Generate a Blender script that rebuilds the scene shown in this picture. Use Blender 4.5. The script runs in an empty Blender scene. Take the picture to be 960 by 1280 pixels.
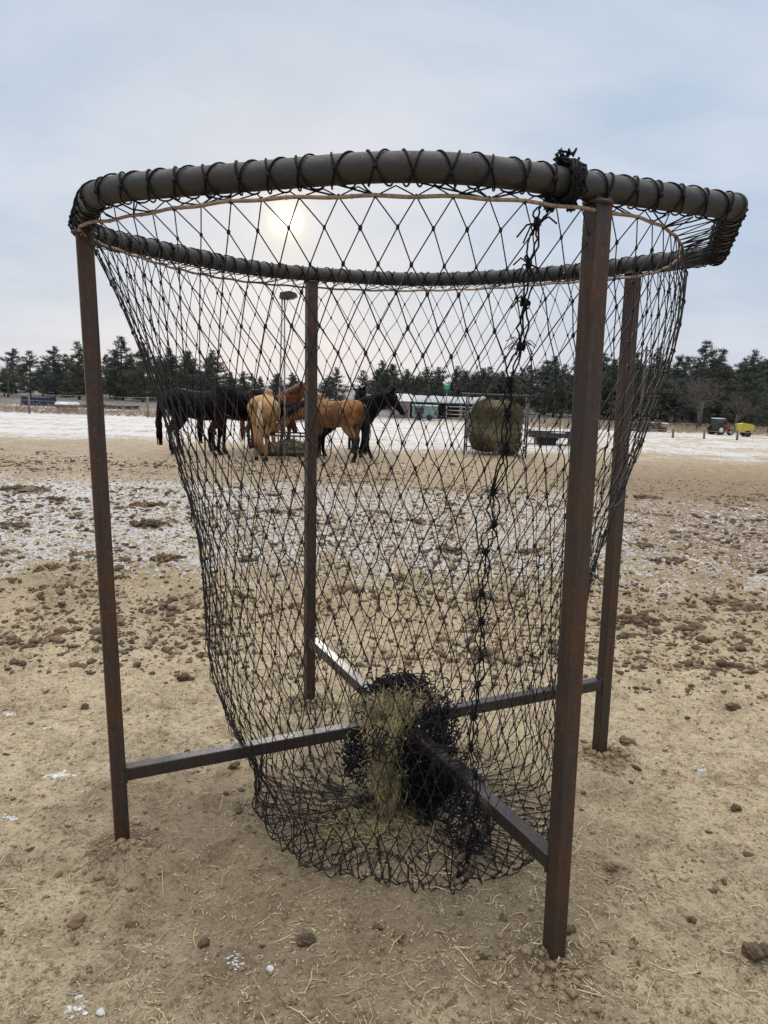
import bpy, math, random
import numpy as np
from mathutils import Matrix, Vector

random.seed(7)
rng = np.random.default_rng(11)
scene = bpy.context.scene
COL = scene.collection
PI = math.pi
CAM_H = 1.65
SUN_EL, SUN_AZ = math.radians(11.3), math.radians(-7.6)     # azimuth measured from +Y towards +X
SUN_DIR = Vector((math.sin(SUN_AZ) * math.cos(SUN_EL), math.cos(SUN_AZ) * math.cos(SUN_EL), math.sin(SUN_EL)))

# ------------------------------------------------------------------ helpers
class MB:
    """collects geometry for ONE mesh object"""
    def __init__(s):
        s.v = []; s.f = []; s.mi = []; s.n = 0
    def add(s, v, f, mi=0):
        b = s.n
        s.v.extend([tuple(map(float, p)) for p in v]); s.n += len(v)
        s.f.extend([tuple(i + b for i in q) for q in f]); s.mi.extend([mi] * len(f))
        return s
    def build(s, name, mats, parent=None, smooth=True, loc=None):
        me = bpy.data.meshes.new(name)
        me.from_pydata(s.v, [], s.f)
        if not isinstance(mats, (list, tuple)): mats = [mats]
        for m in mats: me.materials.append(m)
        if len(mats) > 1: me.polygons.foreach_set('material_index', s.mi)
        if smooth: me.polygons.foreach_set('use_smooth', [True] * len(s.f))
        me.update()
        o = bpy.data.objects.new(name, me); COL.objects.link(o)
        if parent: o.parent = parent
        if loc is not None: o.location = loc
        return o

def tag(o, label=None, cat=None, group=None, kind=None):
    for k, v in (('label', label), ('category', cat), ('group', group), ('kind', kind)):
        if v: o[k] = v
    return o

def empty(name, loc=(0, 0, 0), rz=0.0, label=None, cat=None, group=None):
    o = bpy.data.objects.new(name, None); COL.objects.link(o)
    o.empty_display_size = .1
    o.location = loc; o.rotation_euler = (0, 0, rz)
    return tag(o, label, cat, group)

def copy_tree(o, parent=None):
    c = o.copy(); COL.objects.link(c)
    if parent: c.parent = parent
    for ch in list(o.children): copy_tree(ch, c)
    return c

def V(*a): return np.array(a, float)
def norm(a):
    l = np.linalg.norm(a); return a / l if l > 1e-12 else a

def frames(pts, up=None, closed=False):
    pts = np.asarray(pts, float); n = len(pts)
    if closed: t = np.roll(pts, -1, 0) - np.roll(pts, 1, 0)
    else: t = np.gradient(pts, axis=0)
    t /= np.maximum(np.linalg.norm(t, axis=1), 1e-9)[:, None]
    A = np.zeros_like(pts); B = np.zeros_like(pts)
    if up is not None:
        for i in range(n):
            a = np.cross(up, t[i])
            if np.linalg.norm(a) < 1e-5: a = np.cross(V(1, 0, 0), t[i])
            A[i] = norm(a); B[i] = np.cross(t[i], A[i])
    else:
        ref = V(0, 0, 1) if abs(t[0][2]) < .9 else V(1, 0, 0)
        a = norm(np.cross(ref, t[0]))
        for i in range(n):
            a = norm(a - t[i] * (a @ t[i])); A[i] = a; B[i] = np.cross(t[i], a)
    return A, B, t

def tube(mb, pts, r, sides=6, closed=False, caps=True, up=None, mi=0, r2=None, prof=None):
    pts = np.asarray(pts, float); n = len(pts)
    r = np.broadcast_to(np.asarray(r, float), (n,)); r2 = r if r2 is None else np.broadcast_to(np.asarray(r2, float), (n,))
    A, B, t = frames(pts, up, closed)
    if prof is None:
        ang = np.arange(sides) / sides * 2 * PI
        prof = np.stack([np.cos(ang), np.sin(ang)], 1)
    k = len(prof)
    v = (pts[:, None, :] + A[:, None, :] * (r[:, None] * prof[None, :, 0])[:, :, None]
         + B[:, None, :] * (r2[:, None] * prof[None, :, 1])[:, :, None]).reshape(-1, 3)
    f = []
    m = n if closed else n - 1
    for i in range(m):
        a = i * k; b = ((i + 1) % n) * k
        for j in range(k):
            j2 = (j + 1) % k
            f.append((a + j, a + j2, b + j2, b + j))
    if caps and not closed:
        f.append(tuple(range(k - 1, -1, -1))); f.append(tuple((n - 1) * k + j for j in range(k)))
    mb.add(v, f, mi); return mb

def rsquare(c=.16):
    """unit square with small rounded corners"""
    p = []
    for sx, sy in ((1, 1), (-1, 1), (-1, -1), (1, -1)):
        a = [(1 - c, 1), (1 - c * .3, 1 - c * .3), (1, 1 - c)]
        q = [(sx * x, sy * y) for x, y in a]
        if sx * sy > 0: q = q[::-1]
        p += q
    return np.array(p)
RSQ = rsquare()

def box(mb, c, s, rz=0.0, mi=0):
    c = V(*c); hx, hy, hz = s[0] / 2, s[1] / 2, s[2] / 2
    ca, sa = math.cos(rz), math.sin(rz)
    v = []
    for z in (-hz, hz):
        for x, y in ((-hx, -hy), (hx, -hy), (hx, hy), (-hx, hy)):
            v.append((c[0] + x * ca - y * sa, c[1] + x * sa + y * ca, c[2] + z))
    mb.add(v, [(3, 2, 1, 0), (4, 5, 6, 7), (0, 1, 5, 4), (1, 2, 6, 5), (2, 3, 7, 6), (3, 0, 4, 7)], mi); return mb

_ico = {}
def ico(sub):
    if sub not in _ico:
        import bmesh
        b = bmesh.new(); bmesh.ops.create_icosphere(b, subdivisions=sub, radius=1)
        b.verts.ensure_lookup_table()
        _ico[sub] = (np.array([v.co[:] for v in b.verts]), [tuple(v.index for v in f.verts) for f in b.faces]); b.free()
    return _ico[sub]

_vn = {}
def vnoise(x, y, seed=0):
    """smooth value noise in numpy"""
    if seed not in _vn: _vn[seed] = np.random.default_rng(seed).random((256, 256))
    r = _vn[seed]
    xi = np.floor(x).astype(int); yi = np.floor(y).astype(int)
    fx = x - xi; fy = y - yi; fx = fx * fx * (3 - 2 * fx); fy = fy * fy * (3 - 2 * fy)
    g = lambda i, j: r[i % 256, j % 256]
    return (g(xi, yi) * (1 - fx) + g(xi + 1, yi) * fx) * (1 - fy) + (g(xi, yi + 1) * (1 - fx) + g(xi + 1, yi + 1) * fx) * fy - .5

def lump(mb, c, s, sub=2, rough=.25, seed=0, rz=0.0, mi=0):
    """an irregular clod / heap"""
    v, f = ico(sub); r = np.random.default_rng(seed)
    d = np.zeros(len(v))
    for fr, am in (((1.3, 1.0), (2.7, .6), (5.1, .35)) if sub < 3 else ((1.3, .9), (2.7, .7), (5.5, .6), (11, .45))):
        for _ in range(3):
            k = r.normal(size=3) * fr; d += am * np.sin(v @ k + r.random() * 6.28) / 3
    w = v * (1 + rough * d)[:, None] * np.array(s)
    ca, sa = math.cos(rz), math.sin(rz)
    w = np.stack([w[:, 0] * ca - w[:, 1] * sa, w[:, 0] * sa + w[:, 1] * ca, w[:, 2]], 1) + np.array(c)
    mb.add(w, f, mi); return mb

# ------------------------------------------------------------------ materials
class NT:
    def __init__(s, name):
        s.m = bpy.data.materials.new(name); s.m.use_nodes = True
        s.t = s.m.node_tree; s.n = s.t.nodes; s.l = s.t.links
        s.b = s.n['Principled BSDF']
    def node(s, typ, **kw):
        n = s.n.new(typ)
        for k, v in kw.items(): setattr(n, k, v)
        return n
    def put(s, sock, val):
        if isinstance(val, bpy.types.NodeSocket): s.l.new(val, sock)
        else: sock.default_value = val
    def math(s, op, a, b=0.0, c=None, clamp=False):
        n = s.node('ShaderNodeMath', operation=op, use_clamp=clamp); s.put(n.inputs[0], a); s.put(n.inputs[1], b)
        if c is not None: s.put(n.inputs[2], c)
        return n.outputs[0]
    def noise(s, vec, scale, detail=4, rough=.55, dist=0.0):
        n = s.node('ShaderNodeTexNoise'); n.inputs['Scale'].default_value = scale; n.inputs['Detail'].default_value = detail
        n.inputs['Roughness'].default_value = rough; n.inputs['Distortion'].default_value = dist
        if vec is not None: s.l.new(vec, n.inputs['Vector'])
        return n.outputs['Fac']
    def ramp(s, fac, stops):
        n = s.node('ShaderNodeValToRGB'); cr = n.color_ramp
        while len(cr.elements) < len(stops): cr.elements.new(.5)
        for e, (p, c) in zip(cr.elements, stops):
            e.position = p; e.color = (c, c, c, 1) if isinstance(c, (int, float)) else (*c, 1)
        s.put(n.inputs[0], fac); return n.outputs[0]
    def step(s, x, lo, hi, a=0.0, b=1.0):
        n = s.node('ShaderNodeMapRange', interpolation_type='SMOOTHSTEP'); s.put(n.inputs[0], x)
        for i, q in enumerate((lo, hi, a, b)): s.put(n.inputs[1 + i], q)
        return n.outputs[0]
    def mix(s, fac, a, b, mode='MIX'):
        n = s.node('ShaderNodeMix', data_type='RGBA', blend_type=mode)
        s.put(n.inputs[0], fac)
        for sock, q in ((n.inputs[6], a), (n.inputs[7], b)):
            s.put(sock, q if isinstance(q, bpy.types.NodeSocket) else (*q, 1))
        return n.outputs[2]
    def bump(s, h, strength=.3, dist=.01, normal=None):
        n = s.node('ShaderNodeBump'); n.inputs['Strength'].default_value = strength; n.inputs['Distance'].default_value = dist
        s.l.new(h, n.inputs['Height'])
        if normal is not None: s.l.new(normal, n.inputs['Normal'])
        return n.outputs[0]
    def coord(s, which='Object'):
        return s.node('ShaderNodeTexCoord').outputs[which]
    def pos(s):
        return s.node('ShaderNodeNewGeometry').outputs['Position']
    def sep(s, vec):
        n = s.node('ShaderNodeSeparateXYZ'); s.l.new(vec, n.inputs[0]); return n.outputs
    def scale(s, vec, sc):
        n = s.node('ShaderNodeMapping'); s.l.new(vec, n.inputs[0]); n.inputs['Scale'].default_value = sc; return n.outputs[0]
    def done(s, col=None, rough=.7, normal=None, metal=None, spec=None):
        if col is not None: s.put(s.b.inputs['Base Color'], col if isinstance(col, bpy.types.NodeSocket) else (*col, 1))
        s.put(s.b.inputs['Roughness'], rough)
        if normal is not None: s.l.new(normal, s.b.inputs['Normal'])
        if metal is not None: s.put(s.b.inputs['Metallic'], metal)
        if spec is not None: s.put(s.b.inputs['Specular IOR Level'], spec)
        return s.m

def simple(name, a, b=None, scale=20, rough=.7, bump=.2, dist=.004, stretch=(1, 1, 1), metal=None, spec=None):
    t = NT(name); c = t.scale(t.coord(), stretch)
    n = t.noise(c, scale, 5, .6)
    b = b or tuple(x * .6 for x in a)
    return t.done(t.mix(t.step(n, .32, .68), b, a), rough, t.bump(n, bump, dist), metal, spec)

def steel(name, grey, rust, amount, rough=.5, metal=.3):
    """weathered steel: patchy rust blooms, run marks, scratches and mill scale"""
    t = NT(name); p = t.pos()
    streak = t.noise(t.scale(p, (26, 26, 1.3)), 2.0, 7, .7)
    fine = t.noise(p, 190, 5, .7); blot = t.noise(p, 9, 7, .68, .5); sp = t.noise(p, 55, 5, .7)
    m = t.step(t.math('ADD', t.math('ADD', t.math('MULTIPLY', streak, .45), t.math('MULTIPLY', blot, .35)), t.math('ADD', t.math('MULTIPLY', sp, .2), amount)), .45, .60)
    col = t.mix(m, grey, rust)
    col = t.mix(t.step(sp, .56, .68, 0, .6), col, tuple(x * 1.5 for x in rust))
    col = t.mix(t.step(fine, .54, .70, 0, .7), col, tuple(x * .35 for x in rust))
    col = t.mix(t.step(sp, .42, .30, 0, .6), col, tuple(x * .45 for x in grey))
    scr = t.noise(t.scale(p, (90, 90, 2.0)), 3, 4, .6)
    col = t.mix(t.step(scr, .63, .70, 0, .28), col, (.12, .115, .11))
    drip = t.noise(t.scale(p, (45, 45, .7)), 2, 3, .5)
    col = t.mix(t.step(drip, .60, .68, 0, .55), col, (.018, .015, .014))
    rg = t.step(t.math('ADD', t.math('MULTIPLY', fine, .5), t.math('MULTIPLY', blot, .5)), .35, .65, rough - .12, rough + .22)
    return t.done(col, rg, t.bump(t.math('ADD', t.math('MULTIPLY', fine, .5), t.math('MULTIPLY', sp, .5)), .35, .002), metal)

M = {}
M['rim'] = steel('weathered_pipe', (.026, .025, .026), (.036, .026, .022), -.02, .50, .12)
M['post'] = steel('rusty_tube', (.036, .029, .027), (.078, .034, .018), .012, .48, .25)
M['bar'] = steel('bar_tube', (.050, .047, .049), (.055, .026, .018), -.01, .28, .5)
M['net'] = simple('black_net_cord', (.009, .009, .012), (.018, .015, .014), 60, .6, .3, .001, spec=.25)
M['lace'] = simple('black_lacing', (.006, .006, .009), (.012, .011, .013), 60, .7, .3, .001, spec=.15)
M['fray'] = simple('frayed_cord', (.03, .026, .022), (.09, .075, .055), 30, .85, .2, .001)
M['cord'] = simple('tan_border_cord', (.30, .21, .14), (.16, .11, .075), 90, .8, .5, .002)
M['trunk'] = simple('pine_bark', (.10, .07, .05), (.05, .038, .03), 9, .9, .5, .03, (1, 1, .3))
M['bare'] = simple('bare_bark', (.10, .085, .075), (.06, .05, .044), 9, .9, .3, .02)
M['wood'] = simple('grey_wood', (.20, .17, .14), (.10, .085, .07), 12, .85, .3, .01, (1, 1, .2))
M['snow'] = simple('snow', (.60, .60, .61), (.42, .41, .41), 30, .8, .2, .02)
M['dirtysnow'] = simple('dirty_roof_snow', (.36, .37, .39), (.24, .25, .26), 8, .85, .2, .02)
M['darkmetal'] = simple('dark_metal', (.05, .05, .052), (.03, .028, .027), 20, .5, .2, .002, metal=.3)
M['galv'] = simple('galvanised_rod', (.30, .29, .27), (.2, .19, .18), 20, .5, .2, .002, metal=.3)
M['blue'] = simple('blue_tarp', (.010, .014, .075), (.008, .011, .042), 3, .6, .4, .05)
M['white'] = simple('white_sheet', (.62, .62, .62), (.45, .45, .46), 4, .7, .1, .01)
M['yellow'] = simple('yellow_paint', (.50, .42, .05), (.33, .28, .04), 4, .5, .1, .01)
M['green'] = simple('green_sign', (.02, .32, .16), (.015, .25, .12), 4, .5, .05, .01)
M['teal'] = simple('teal_siding', (.17, .24, .235), (.12, .17, .17), 4, .6, .05, .01)
M['pink'] = simple('pale_siding', (.28, .23, .225), (.2, .165, .165), 4, .8, .1, .01)
M['tyre'] = simple('tyre', (.02, .02, .02), None, 10, .8)
M['glass'] = simple('dark_glass', (.05, .06, .07), None, 2, .15, .02)
M['red'] = simple('red_paint', (.25, .04, .03), None, 3, .6)
M['hoof'] = simple('hoof', (.04, .033, .028), None, 10, .6)
M['eye'] = simple('eye', (.008, .006, .005), None, 10, .15, .0)

def hay_mat(name, a, b, c):
    t = NT(name); p = t.coord()
    n = t.noise(p, 110, 3, .7); n2 = t.noise(p, 14, 3, .5)
    col = t.mix(t.step(n, .35, .65), a, b); col = t.mix(t.step(n2, .45, .68), col, c)
    return t.done(col, .8)
M['hay'] = hay_mat('olive_hay', (.13, .105, .045), (.52, .42, .235), (.12, .105, .045))
M['balehay'] = hay_mat('bale_hay', (.12, .11, .055), (.20, .175, .095), (.07, .065, .035))
M['straw'] = hay_mat('straw_blades', (.52, .43, .27), (.66, .57, .39), (.36, .28, .16))
M['drygrass'] = hay_mat('dry_grass', (.26, .19, .12), (.34, .26, .17), (.17, .12, .08))

def dung_mat(name, a, b):
    t = NT(name); p = t.pos()
    n = t.noise(p, 70, 5, .65); n2 = t.noise(p, 3, 3, .5)
    col = t.mix(t.step(n, .3, .7), a, b); col = t.mix(t.step(n2, .5, .65), col, (.20, .13, .07))
    ft = t.noise(p, 230, 4, .7); col = t.mix(t.step(ft, .56, .72, 0, .6), col, (.34, .27, .16))
    return t.done(col, .9, t.bump(t.math('ADD', n, ft), .8, .012))
M['dung'] = dung_mat('manure', (.062, .040, .023), (.155, .103, .060))
M['dirtclod'] = dung_mat('dirt_clod', (.25, .178, .104), (.42, .32, .195))

def pine_mat(name, a, b):
    t = NT(name); p = t.coord(); n = t.noise(p, 1.7, 4, .6); n2 = t.noise(p, 22, 2, .5)
    col = t.mix(t.step(n, .38, .64), a, b); col = t.mix(t.step(n2, .55, .75, 0, .5), col, tuple(x * 1.5 for x in b))
    return t.done(col, .75)
M['pineA'] = pine_mat('pine_needles', (.036, .050, .036), (.075, .095, .062))
M['pineB'] = pine_mat('pine_needles_blue', (.038, .05, .042), (.07, .088, .07))
M['pineC'] = pine_mat('pine_needles_olive', (.045, .05, .03), (.085, .09, .05))

# ------------------------------------------------------------------ ground
def height(x, y):
    d = np.hypot(x, y)
    h = .05 * vnoise(x * .35, y * .35, 1) + .022 * vnoise(x * 1.7, y * 1.7, 2) + .014 * vnoise(x * 5, y * 5, 3)
    h += .014 * vnoise(x * 13, y * 13, 4) + .009 * vnoise(x * 29, y * 29, 5)
    churn = np.clip((y - 3.8) / 2.5, 0, 1) * np.clip((15 - y) / 3, .25, 1)
    h += churn * (.06 * np.maximum(vnoise(x * 3.1, y * 3.1, 6), 0) + .05 * vnoise(x * 6.5, y * 6.5, 7) + .045 * vnoise(x * 14, y * 14, 8))
    for (mx, my, mh, ms) in ((-.86, 2.44, .04, .09), (-.72, 2.42, .040, .13), (.44, 2.02, .028, .06), (1.15, 3.33, .03, .09), (1.05, 3.40, .012, .07), (-.37, 3.93, .01, .08), (-.2, 2.55, -.02, .35)):
        h = h + mh * np.exp(-((x - mx) ** 2 + (y - my) ** 2) / ms ** 2) * (1 + 1.6 * vnoise(x * 22, y * 22, 9))
    flat = np.clip((60 - d) / 40, 0, 1)
    return h * flat - .012
def gz(x, y):
    if 'Z' not in globals(): return 0.0
    i = int(np.clip(np.searchsorted(gx, x) - 1, 0, len(gx) - 2)); j = int(np.clip(np.searchsorted(gy, y) - 1, 0, len(gy) - 2))
    u = (x - gx[i]) / (gx[i + 1] - gx[i]); v = (y - gy[j]) / (gy[j + 1] - gy[j])
    return float((Z[j, i] * (1 - u) + Z[j, i + 1] * u) * (1 - v) + (Z[j + 1, i] * (1 - u) + Z[j + 1, i + 1] * u) * v)

def axis(lo, hi, st, far, g=1.11):
    a = list(np.arange(lo, hi, st))
    s = st; up = hi
    while up < far: a.append(up); s *= g; up += s
    a.append(far)
    s = st; dn = lo - st
    while dn > -far: a.insert(0, dn); s *= g * 1.02; dn -= s
    a.insert(0, -far)
    return np.array(a)
gx = axis(-2.6, 2.6, .02, 600, 1.03); gy = axis(1.5, 5.2, .02, 900, 1.017)
gy = gy[gy > -60]; gy = np.insert(gy, 0, -600.)
X, Y = np.meshgrid(gx, gy)
Z = height(X, Y)
rhf = np.random.default_rng(91)
for _ in range(520):
    hy = 1.7 + 8 * rhf.random() ** 1.3; hx = (rhf.random() * 2 - 1) * (.6 * hy + .3); ha_ = rhf.random() * 6.28; hs = .055 + .015 * rhf.random(); dep = (.008 + .018 * rhf.random()) * (1 if hy > 3.4 else .55)
    i0, i1 = np.searchsorted(gx, (hx - .16, hx + .16)); j0, j1 = np.searchsorted(gy, (hy - .16, hy + .16))
    xx = X[j0:j1, i0:i1] - hx; yy = Y[j0:j1, i0:i1] - hy
    u_ = (xx * math.cos(ha_) + yy * math.sin(ha_)) / hs; v_ = (-xx * math.sin(ha_) + yy * math.cos(ha_)) / (hs * .85); q_ = np.hypot(u_, v_)
    Z[j0:j1, i0:i1] += -dep * np.exp(-q_ ** 4) + dep * .7 * np.exp(-((q_ - 1.35) / .28) ** 2) * (1 + .5 * np.sin(3 * np.arctan2(v_, u_) + hx * 40))
nx, ny = len(gx), len(gy)
me = bpy.data.meshes.new('ground')
idx = np.arange(nx * ny).reshape(ny, nx)
quads = np.stack([idx[:-1, :-1], idx[:-1, 1:], idx[1:, 1:], idx[1:, :-1]], -1).reshape(-1, 4)
me.vertices.add(nx * ny); me.vertices.foreach_set('co', np.stack([X, Y, Z], -1).ravel())
me.loops.add(quads.size); me.loops.foreach_set('vertex_index', quads.ravel())
me.polygons.add(len(quads)); me.polygons.foreach_set('loop_start', np.arange(0, quads.size, 4))
me.polygons.foreach_set('use_smooth', np.ones(len(quads), bool))
me.update(calc_edges=True); me.validate()
ground = bpy.data.objects.new('ground', me); COL.objects.link(ground); ground['kind'] = 'structure'

t = NT('paddock_dirt'); p = t.pos(); sx, sy, sz = t.sep(p)
big = t.noise(p, .22, 4, .55); mid = t.noise(p, 1.6, 5, .6); med = t.noise(p, 6.5, 5, .62); fin = t.noise(p, 38, 5, .7); vf = t.noise(p, 190, 3, .7)
chaff = t.noise(t.scale(p, (120, 45, 60)), 2.0, 3, .65, .8)
n18 = t.noise(p, 17, 5, .68); n90 = t.noise(p, 95, 6, .72)
dirt = t.mix(t.step(med, .32, .68), (.315, .247, .162), (.50, .415, .285))
dirt = t.mix(t.step(mid, .42, .68, 0, .75), dirt, (.45, .37, .225))
dirt = t.mix(t.step(t.noise(p, 2.3, 5, .65, .4), .51, .66, 0, .75), dirt, (.215, .15, .09))
dirt = t.mix(t.step(n18, .52, .62, 0, .55), dirt, (.58, .465, .315))
dirt = t.mix(t.step(n18, .46, .36, 0, .55), dirt, (.17, .11, .062))
dirt = t.mix(t.step(fin, .51, .62, 0, .62), dirt, (.58, .465, .305))
dirt = t.mix(t.step(fin, .46, .36, 0, .70), dirt, (.135, .088, .05))
dirt = t.mix(t.step(chaff, .57, .64, 0, .75), dirt, (.62, .52, .36))
dirt = t.mix(t.step(n90, .52, .62, 0, .55), dirt, (.58, .49, .35))
dirt = t.mix(t.step(n90, .47, .37, 0, .60), dirt, (.10, .066, .038))
dirt = t.mix(t.step(vf, .42, .25, 0, .4), dirt, (.11, .075, .045))
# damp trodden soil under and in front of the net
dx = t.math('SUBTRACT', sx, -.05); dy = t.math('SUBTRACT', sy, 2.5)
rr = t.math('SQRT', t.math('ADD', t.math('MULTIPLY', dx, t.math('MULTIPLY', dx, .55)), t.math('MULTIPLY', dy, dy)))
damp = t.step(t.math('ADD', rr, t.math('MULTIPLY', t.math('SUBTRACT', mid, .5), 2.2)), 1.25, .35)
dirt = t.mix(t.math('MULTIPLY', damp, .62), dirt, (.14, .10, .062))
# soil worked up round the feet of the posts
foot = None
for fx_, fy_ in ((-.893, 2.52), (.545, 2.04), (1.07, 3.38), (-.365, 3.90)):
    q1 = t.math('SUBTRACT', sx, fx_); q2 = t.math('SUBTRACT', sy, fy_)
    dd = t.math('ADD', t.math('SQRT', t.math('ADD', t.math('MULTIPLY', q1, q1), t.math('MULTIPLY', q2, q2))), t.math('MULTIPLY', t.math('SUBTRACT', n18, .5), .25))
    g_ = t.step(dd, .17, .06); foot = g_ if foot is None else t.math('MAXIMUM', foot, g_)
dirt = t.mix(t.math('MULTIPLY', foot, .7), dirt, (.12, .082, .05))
# browner, churned band further out
churn = t.math('MULTIPLY', t.step(sy, 4.5, 8.0), t.step(sy, 30, 16))
dirt = t.mix(t.math('MULTIPLY', churn, t.step(t.math('ADD', t.math('MULTIPLY', med, .5), t.math('MULTIPLY', n18, .5)), .47, .56, 0, .8)), dirt, (.12, .076, .043))
dirt = t.mix(t.math('MULTIPLY', churn, .22), dirt, (.18, .12, .072))
rightbrown = t.math('MULTIPLY', t.step(t.math('SUBTRACT', sx, t.math('MULTIPLY', sy, .10)), 1.2, 3.4), t.math('MULTIPLY', t.step(sy, 6.0, 9.0), t.step(sy, 21, 15)))
dirt = t.mix(t.math('MULTIPLY', rightbrown, .55), dirt, (.175, .112, .072))
# snow cover: thin dusting that thickens with distance, worn off where the herd stands
sn = t.math('ADD', t.math('ADD', t.math('MULTIPLY', med, .30), t.math('MULTIPLY', n18, .50)), t.math('ADD', t.math('MULTIPLY', fin, .40), t.math('MULTIPLY', mid, .10)))   # mean .65
sn = t.math('SUBTRACT', sn, .65)
yb = t.math('ADD', sy, t.math('MULTIPLY', t.math('SUBTRACT', big, .5), 7))
a1 = t.step(t.math('ADD', sy, t.math('MULTIPLY', t.math('SUBTRACT', mid, .5), 2.5)), 4.8, 7.6)
leftmore = t.step(sx, -.8, -3.0)
rightless = t.step(t.math('SUBTRACT', sx, t.math('MULTIPLY', sy, .10)), .8, 2.6)
cov = t.math('ADD', -.20, t.math('MULTIPLY', a1, .198))
cov = t.math('ADD', cov, t.math('MULTIPLY', t.math('MULTIPLY', a1, leftmore), .018))
cov = t.math('SUBTRACT', cov, t.math('MULTIPLY', t.math('MULTIPLY', rightless, t.step(sy, 6.6, 8.2)), .028))
band = t.math('MULTIPLY', t.step(yb, 12.0, 14.0), t.step(yb, 23, 19.5))
cov = t.math('SUBTRACT', cov, t.math('MULTIPLY', band, .085))
far = t.step(yb, 19.5, 24.5)
spk = t.noise(t.scale(p, (1, .55, 1)), 3.2, 5, .75)
spk2 = t.noise(t.scale(p, (1, .4, 1)), 1.1, 5, .7)
streak = t.noise(t.scale(p, (.05, .35, 1)), 2.2, 4, .6)
cov = t.math('ADD', cov, t.math('MULTIPLY', far, t.math('ADD', t.math('ADD', .045, t.math('MULTIPLY', t.math('SUBTRACT', spk, .5), .55)), t.math('ADD', t.math('MULTIPLY', t.math('SUBTRACT', streak, .5), .45), t.math('MULTIPLY', t.math('SUBTRACT', spk2, .5), .45)))))
cov = t.math('ADD', cov, t.math('MULTIPLY', t.math('SUBTRACT', big, .5), .10))
sm = t.step(t.math('ADD', sn, cov), -.012, .028)
sm = t.math('MULTIPLY', sm, t.math('ADD', .80, t.math('MULTIPLY', far, .1)))
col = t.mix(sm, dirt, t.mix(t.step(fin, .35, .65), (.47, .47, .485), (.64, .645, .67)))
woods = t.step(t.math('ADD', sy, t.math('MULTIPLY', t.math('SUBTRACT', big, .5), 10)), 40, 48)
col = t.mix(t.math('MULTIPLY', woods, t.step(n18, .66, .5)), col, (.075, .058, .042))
hgt = t.math('ADD', t.math('ADD', t.math('MULTIPLY', fin, .6), t.math('MULTIPLY', n90, .5)), t.math('MULTIPLY', n18, .7))
nrm = t.bump(hgt, .9, .03)
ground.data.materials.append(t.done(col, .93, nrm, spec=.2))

# ------------------------------------------------------------------ straw, litter and clods on the ground
def blades(mb, n, area, lo, hi, w, seed, lift=.004, mi=0):
    r = np.random.default_rng(seed)
    for _ in range(n):
        x, y = area(r)
        a = r.random() * 2 * PI; l = lo + (hi - lo) * r.random() ** 2.2
        b = a + r.normal() * .5
        ww = w * (.6 + .8 * r.random())
        p0 = V(x, y, 0); p1 = p0 + V(math.cos(a), math.sin(a), 0) * l * .5; p2 = p1 + V(math.cos(b), math.sin(b), 0) * l * .5
        P = [p0, p1, p2]
        for q in P: q[2] = gz(q[0], q[1]) + lift
        P[r.integers(3)][2] += l * .18 * r.random()
        tube(mb, P, [ww, ww * 1.1, ww * .6], 3, caps=False, mi=mi)
def near_area(r):
    y = 1.75 + 4.2 * r.random() ** 1.6; return (r.random() * 2 - 1) * (.62 * y + .2), y
mb = MB(); blades(mb, 1100, near_area, .02, .11, .0010, 3); blades(mb, 9000, near_area, .005, .022, .0011, 13)
def right_area(r):
    y = 1.9 + 1.6 * r.random(); return .35 + r.normal() * .35 + .3 * r.random(), y
blades(mb, 330, right_area, .03, .15, .0012, 4); blades(mb, 1500, right_area, .008, .03, .0011, 14)
straw = mb.build('straw_litter', M['straw']); straw['kind'] = 'stuff'
tag(straw, 'pale straw and hay stems scattered over the bare dirt', 'straw')

def clod_area(r):
    for _ in range(60):
        y = 4.6 + 13 * r.random() ** 1.25; x = (r.random() * 2 - 1) * (.56 * y + .6)
        k = vnoise(np.array([x * .55 + 3]), np.array([y * .55]), 21)[0] + .6 * vnoise(np.array([x * 1.6]), np.array([y * 1.6]), 22)[0]
        lim = -.05 if x < 2.0 else .08
        if y > 12: lim += .1
        if k > lim + .10 * (r.random() - .5): return x, y
    return x, y
def scatter(name, mat, items, seed, rough=.8, flat=(.55, .95), sub=1):
    """many small irregular crumbs in one mesh; items = (x, y, size)"""
    r = np.random.default_rng(seed); v0, f0 = ico(sub); f0 = np.array(f0); vs_ = []
    for k in range(24):
        d = np.zeros(len(v0))
        for fr_ in (1.3, 2.7, 4.5):
            for _ in range(3): d += np.sin(v0 @ (r.normal(size=3) * fr_) + r.random() * 6.28) / 3 * (1 if fr_ < 2 else .6)
        vs_.append(v0 * (1 + rough * d)[:, None])
    vs_ = np.array(vs_); n = len(items); it = np.array(items); var = r.integers(24, size=n); s_ = it[:, 2]
    sc = np.stack([s_ * (1 + .6 * r.random(n)), s_, s_ * (flat[0] + (flat[1] - flat[0]) * r.random(n))], 1)
    P = vs_[var] * sc[:, None, :]; a = r.random(n) * 6.28; ca, sa = np.cos(a)[:, None], np.sin(a)[:, None]
    zz = np.array([gz(x, y) for x, y in it[:, :2]]) + s_ * .15
    Q = np.stack([P[..., 0] * ca - P[..., 1] * sa + it[:, 0:1], P[..., 0] * sa + P[..., 1] * ca + it[:, 1:2], P[..., 2] + zz[:, None]], -1).reshape(-1, 3)
    F_ = (f0[None] + (np.arange(n) * len(v0))[:, None, None]).reshape(-1, 3)
    me = bpy.data.meshes.new(name); me.vertices.add(len(Q)); me.vertices.foreach_set('co', Q.ravel()); me.loops.add(F_.size); me.loops.foreach_set('vertex_index', F_.ravel())
    me.polygons.add(len(F_)); me.polygons.foreach_set('loop_start', np.arange(0, F_.size, 3)); me.update(calc_edges=True); me.materials.append(mat)
    o = bpy.data.objects.new(name, me); COL.objects.link(o); o['kind'] = 'stuff'; return o
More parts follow.
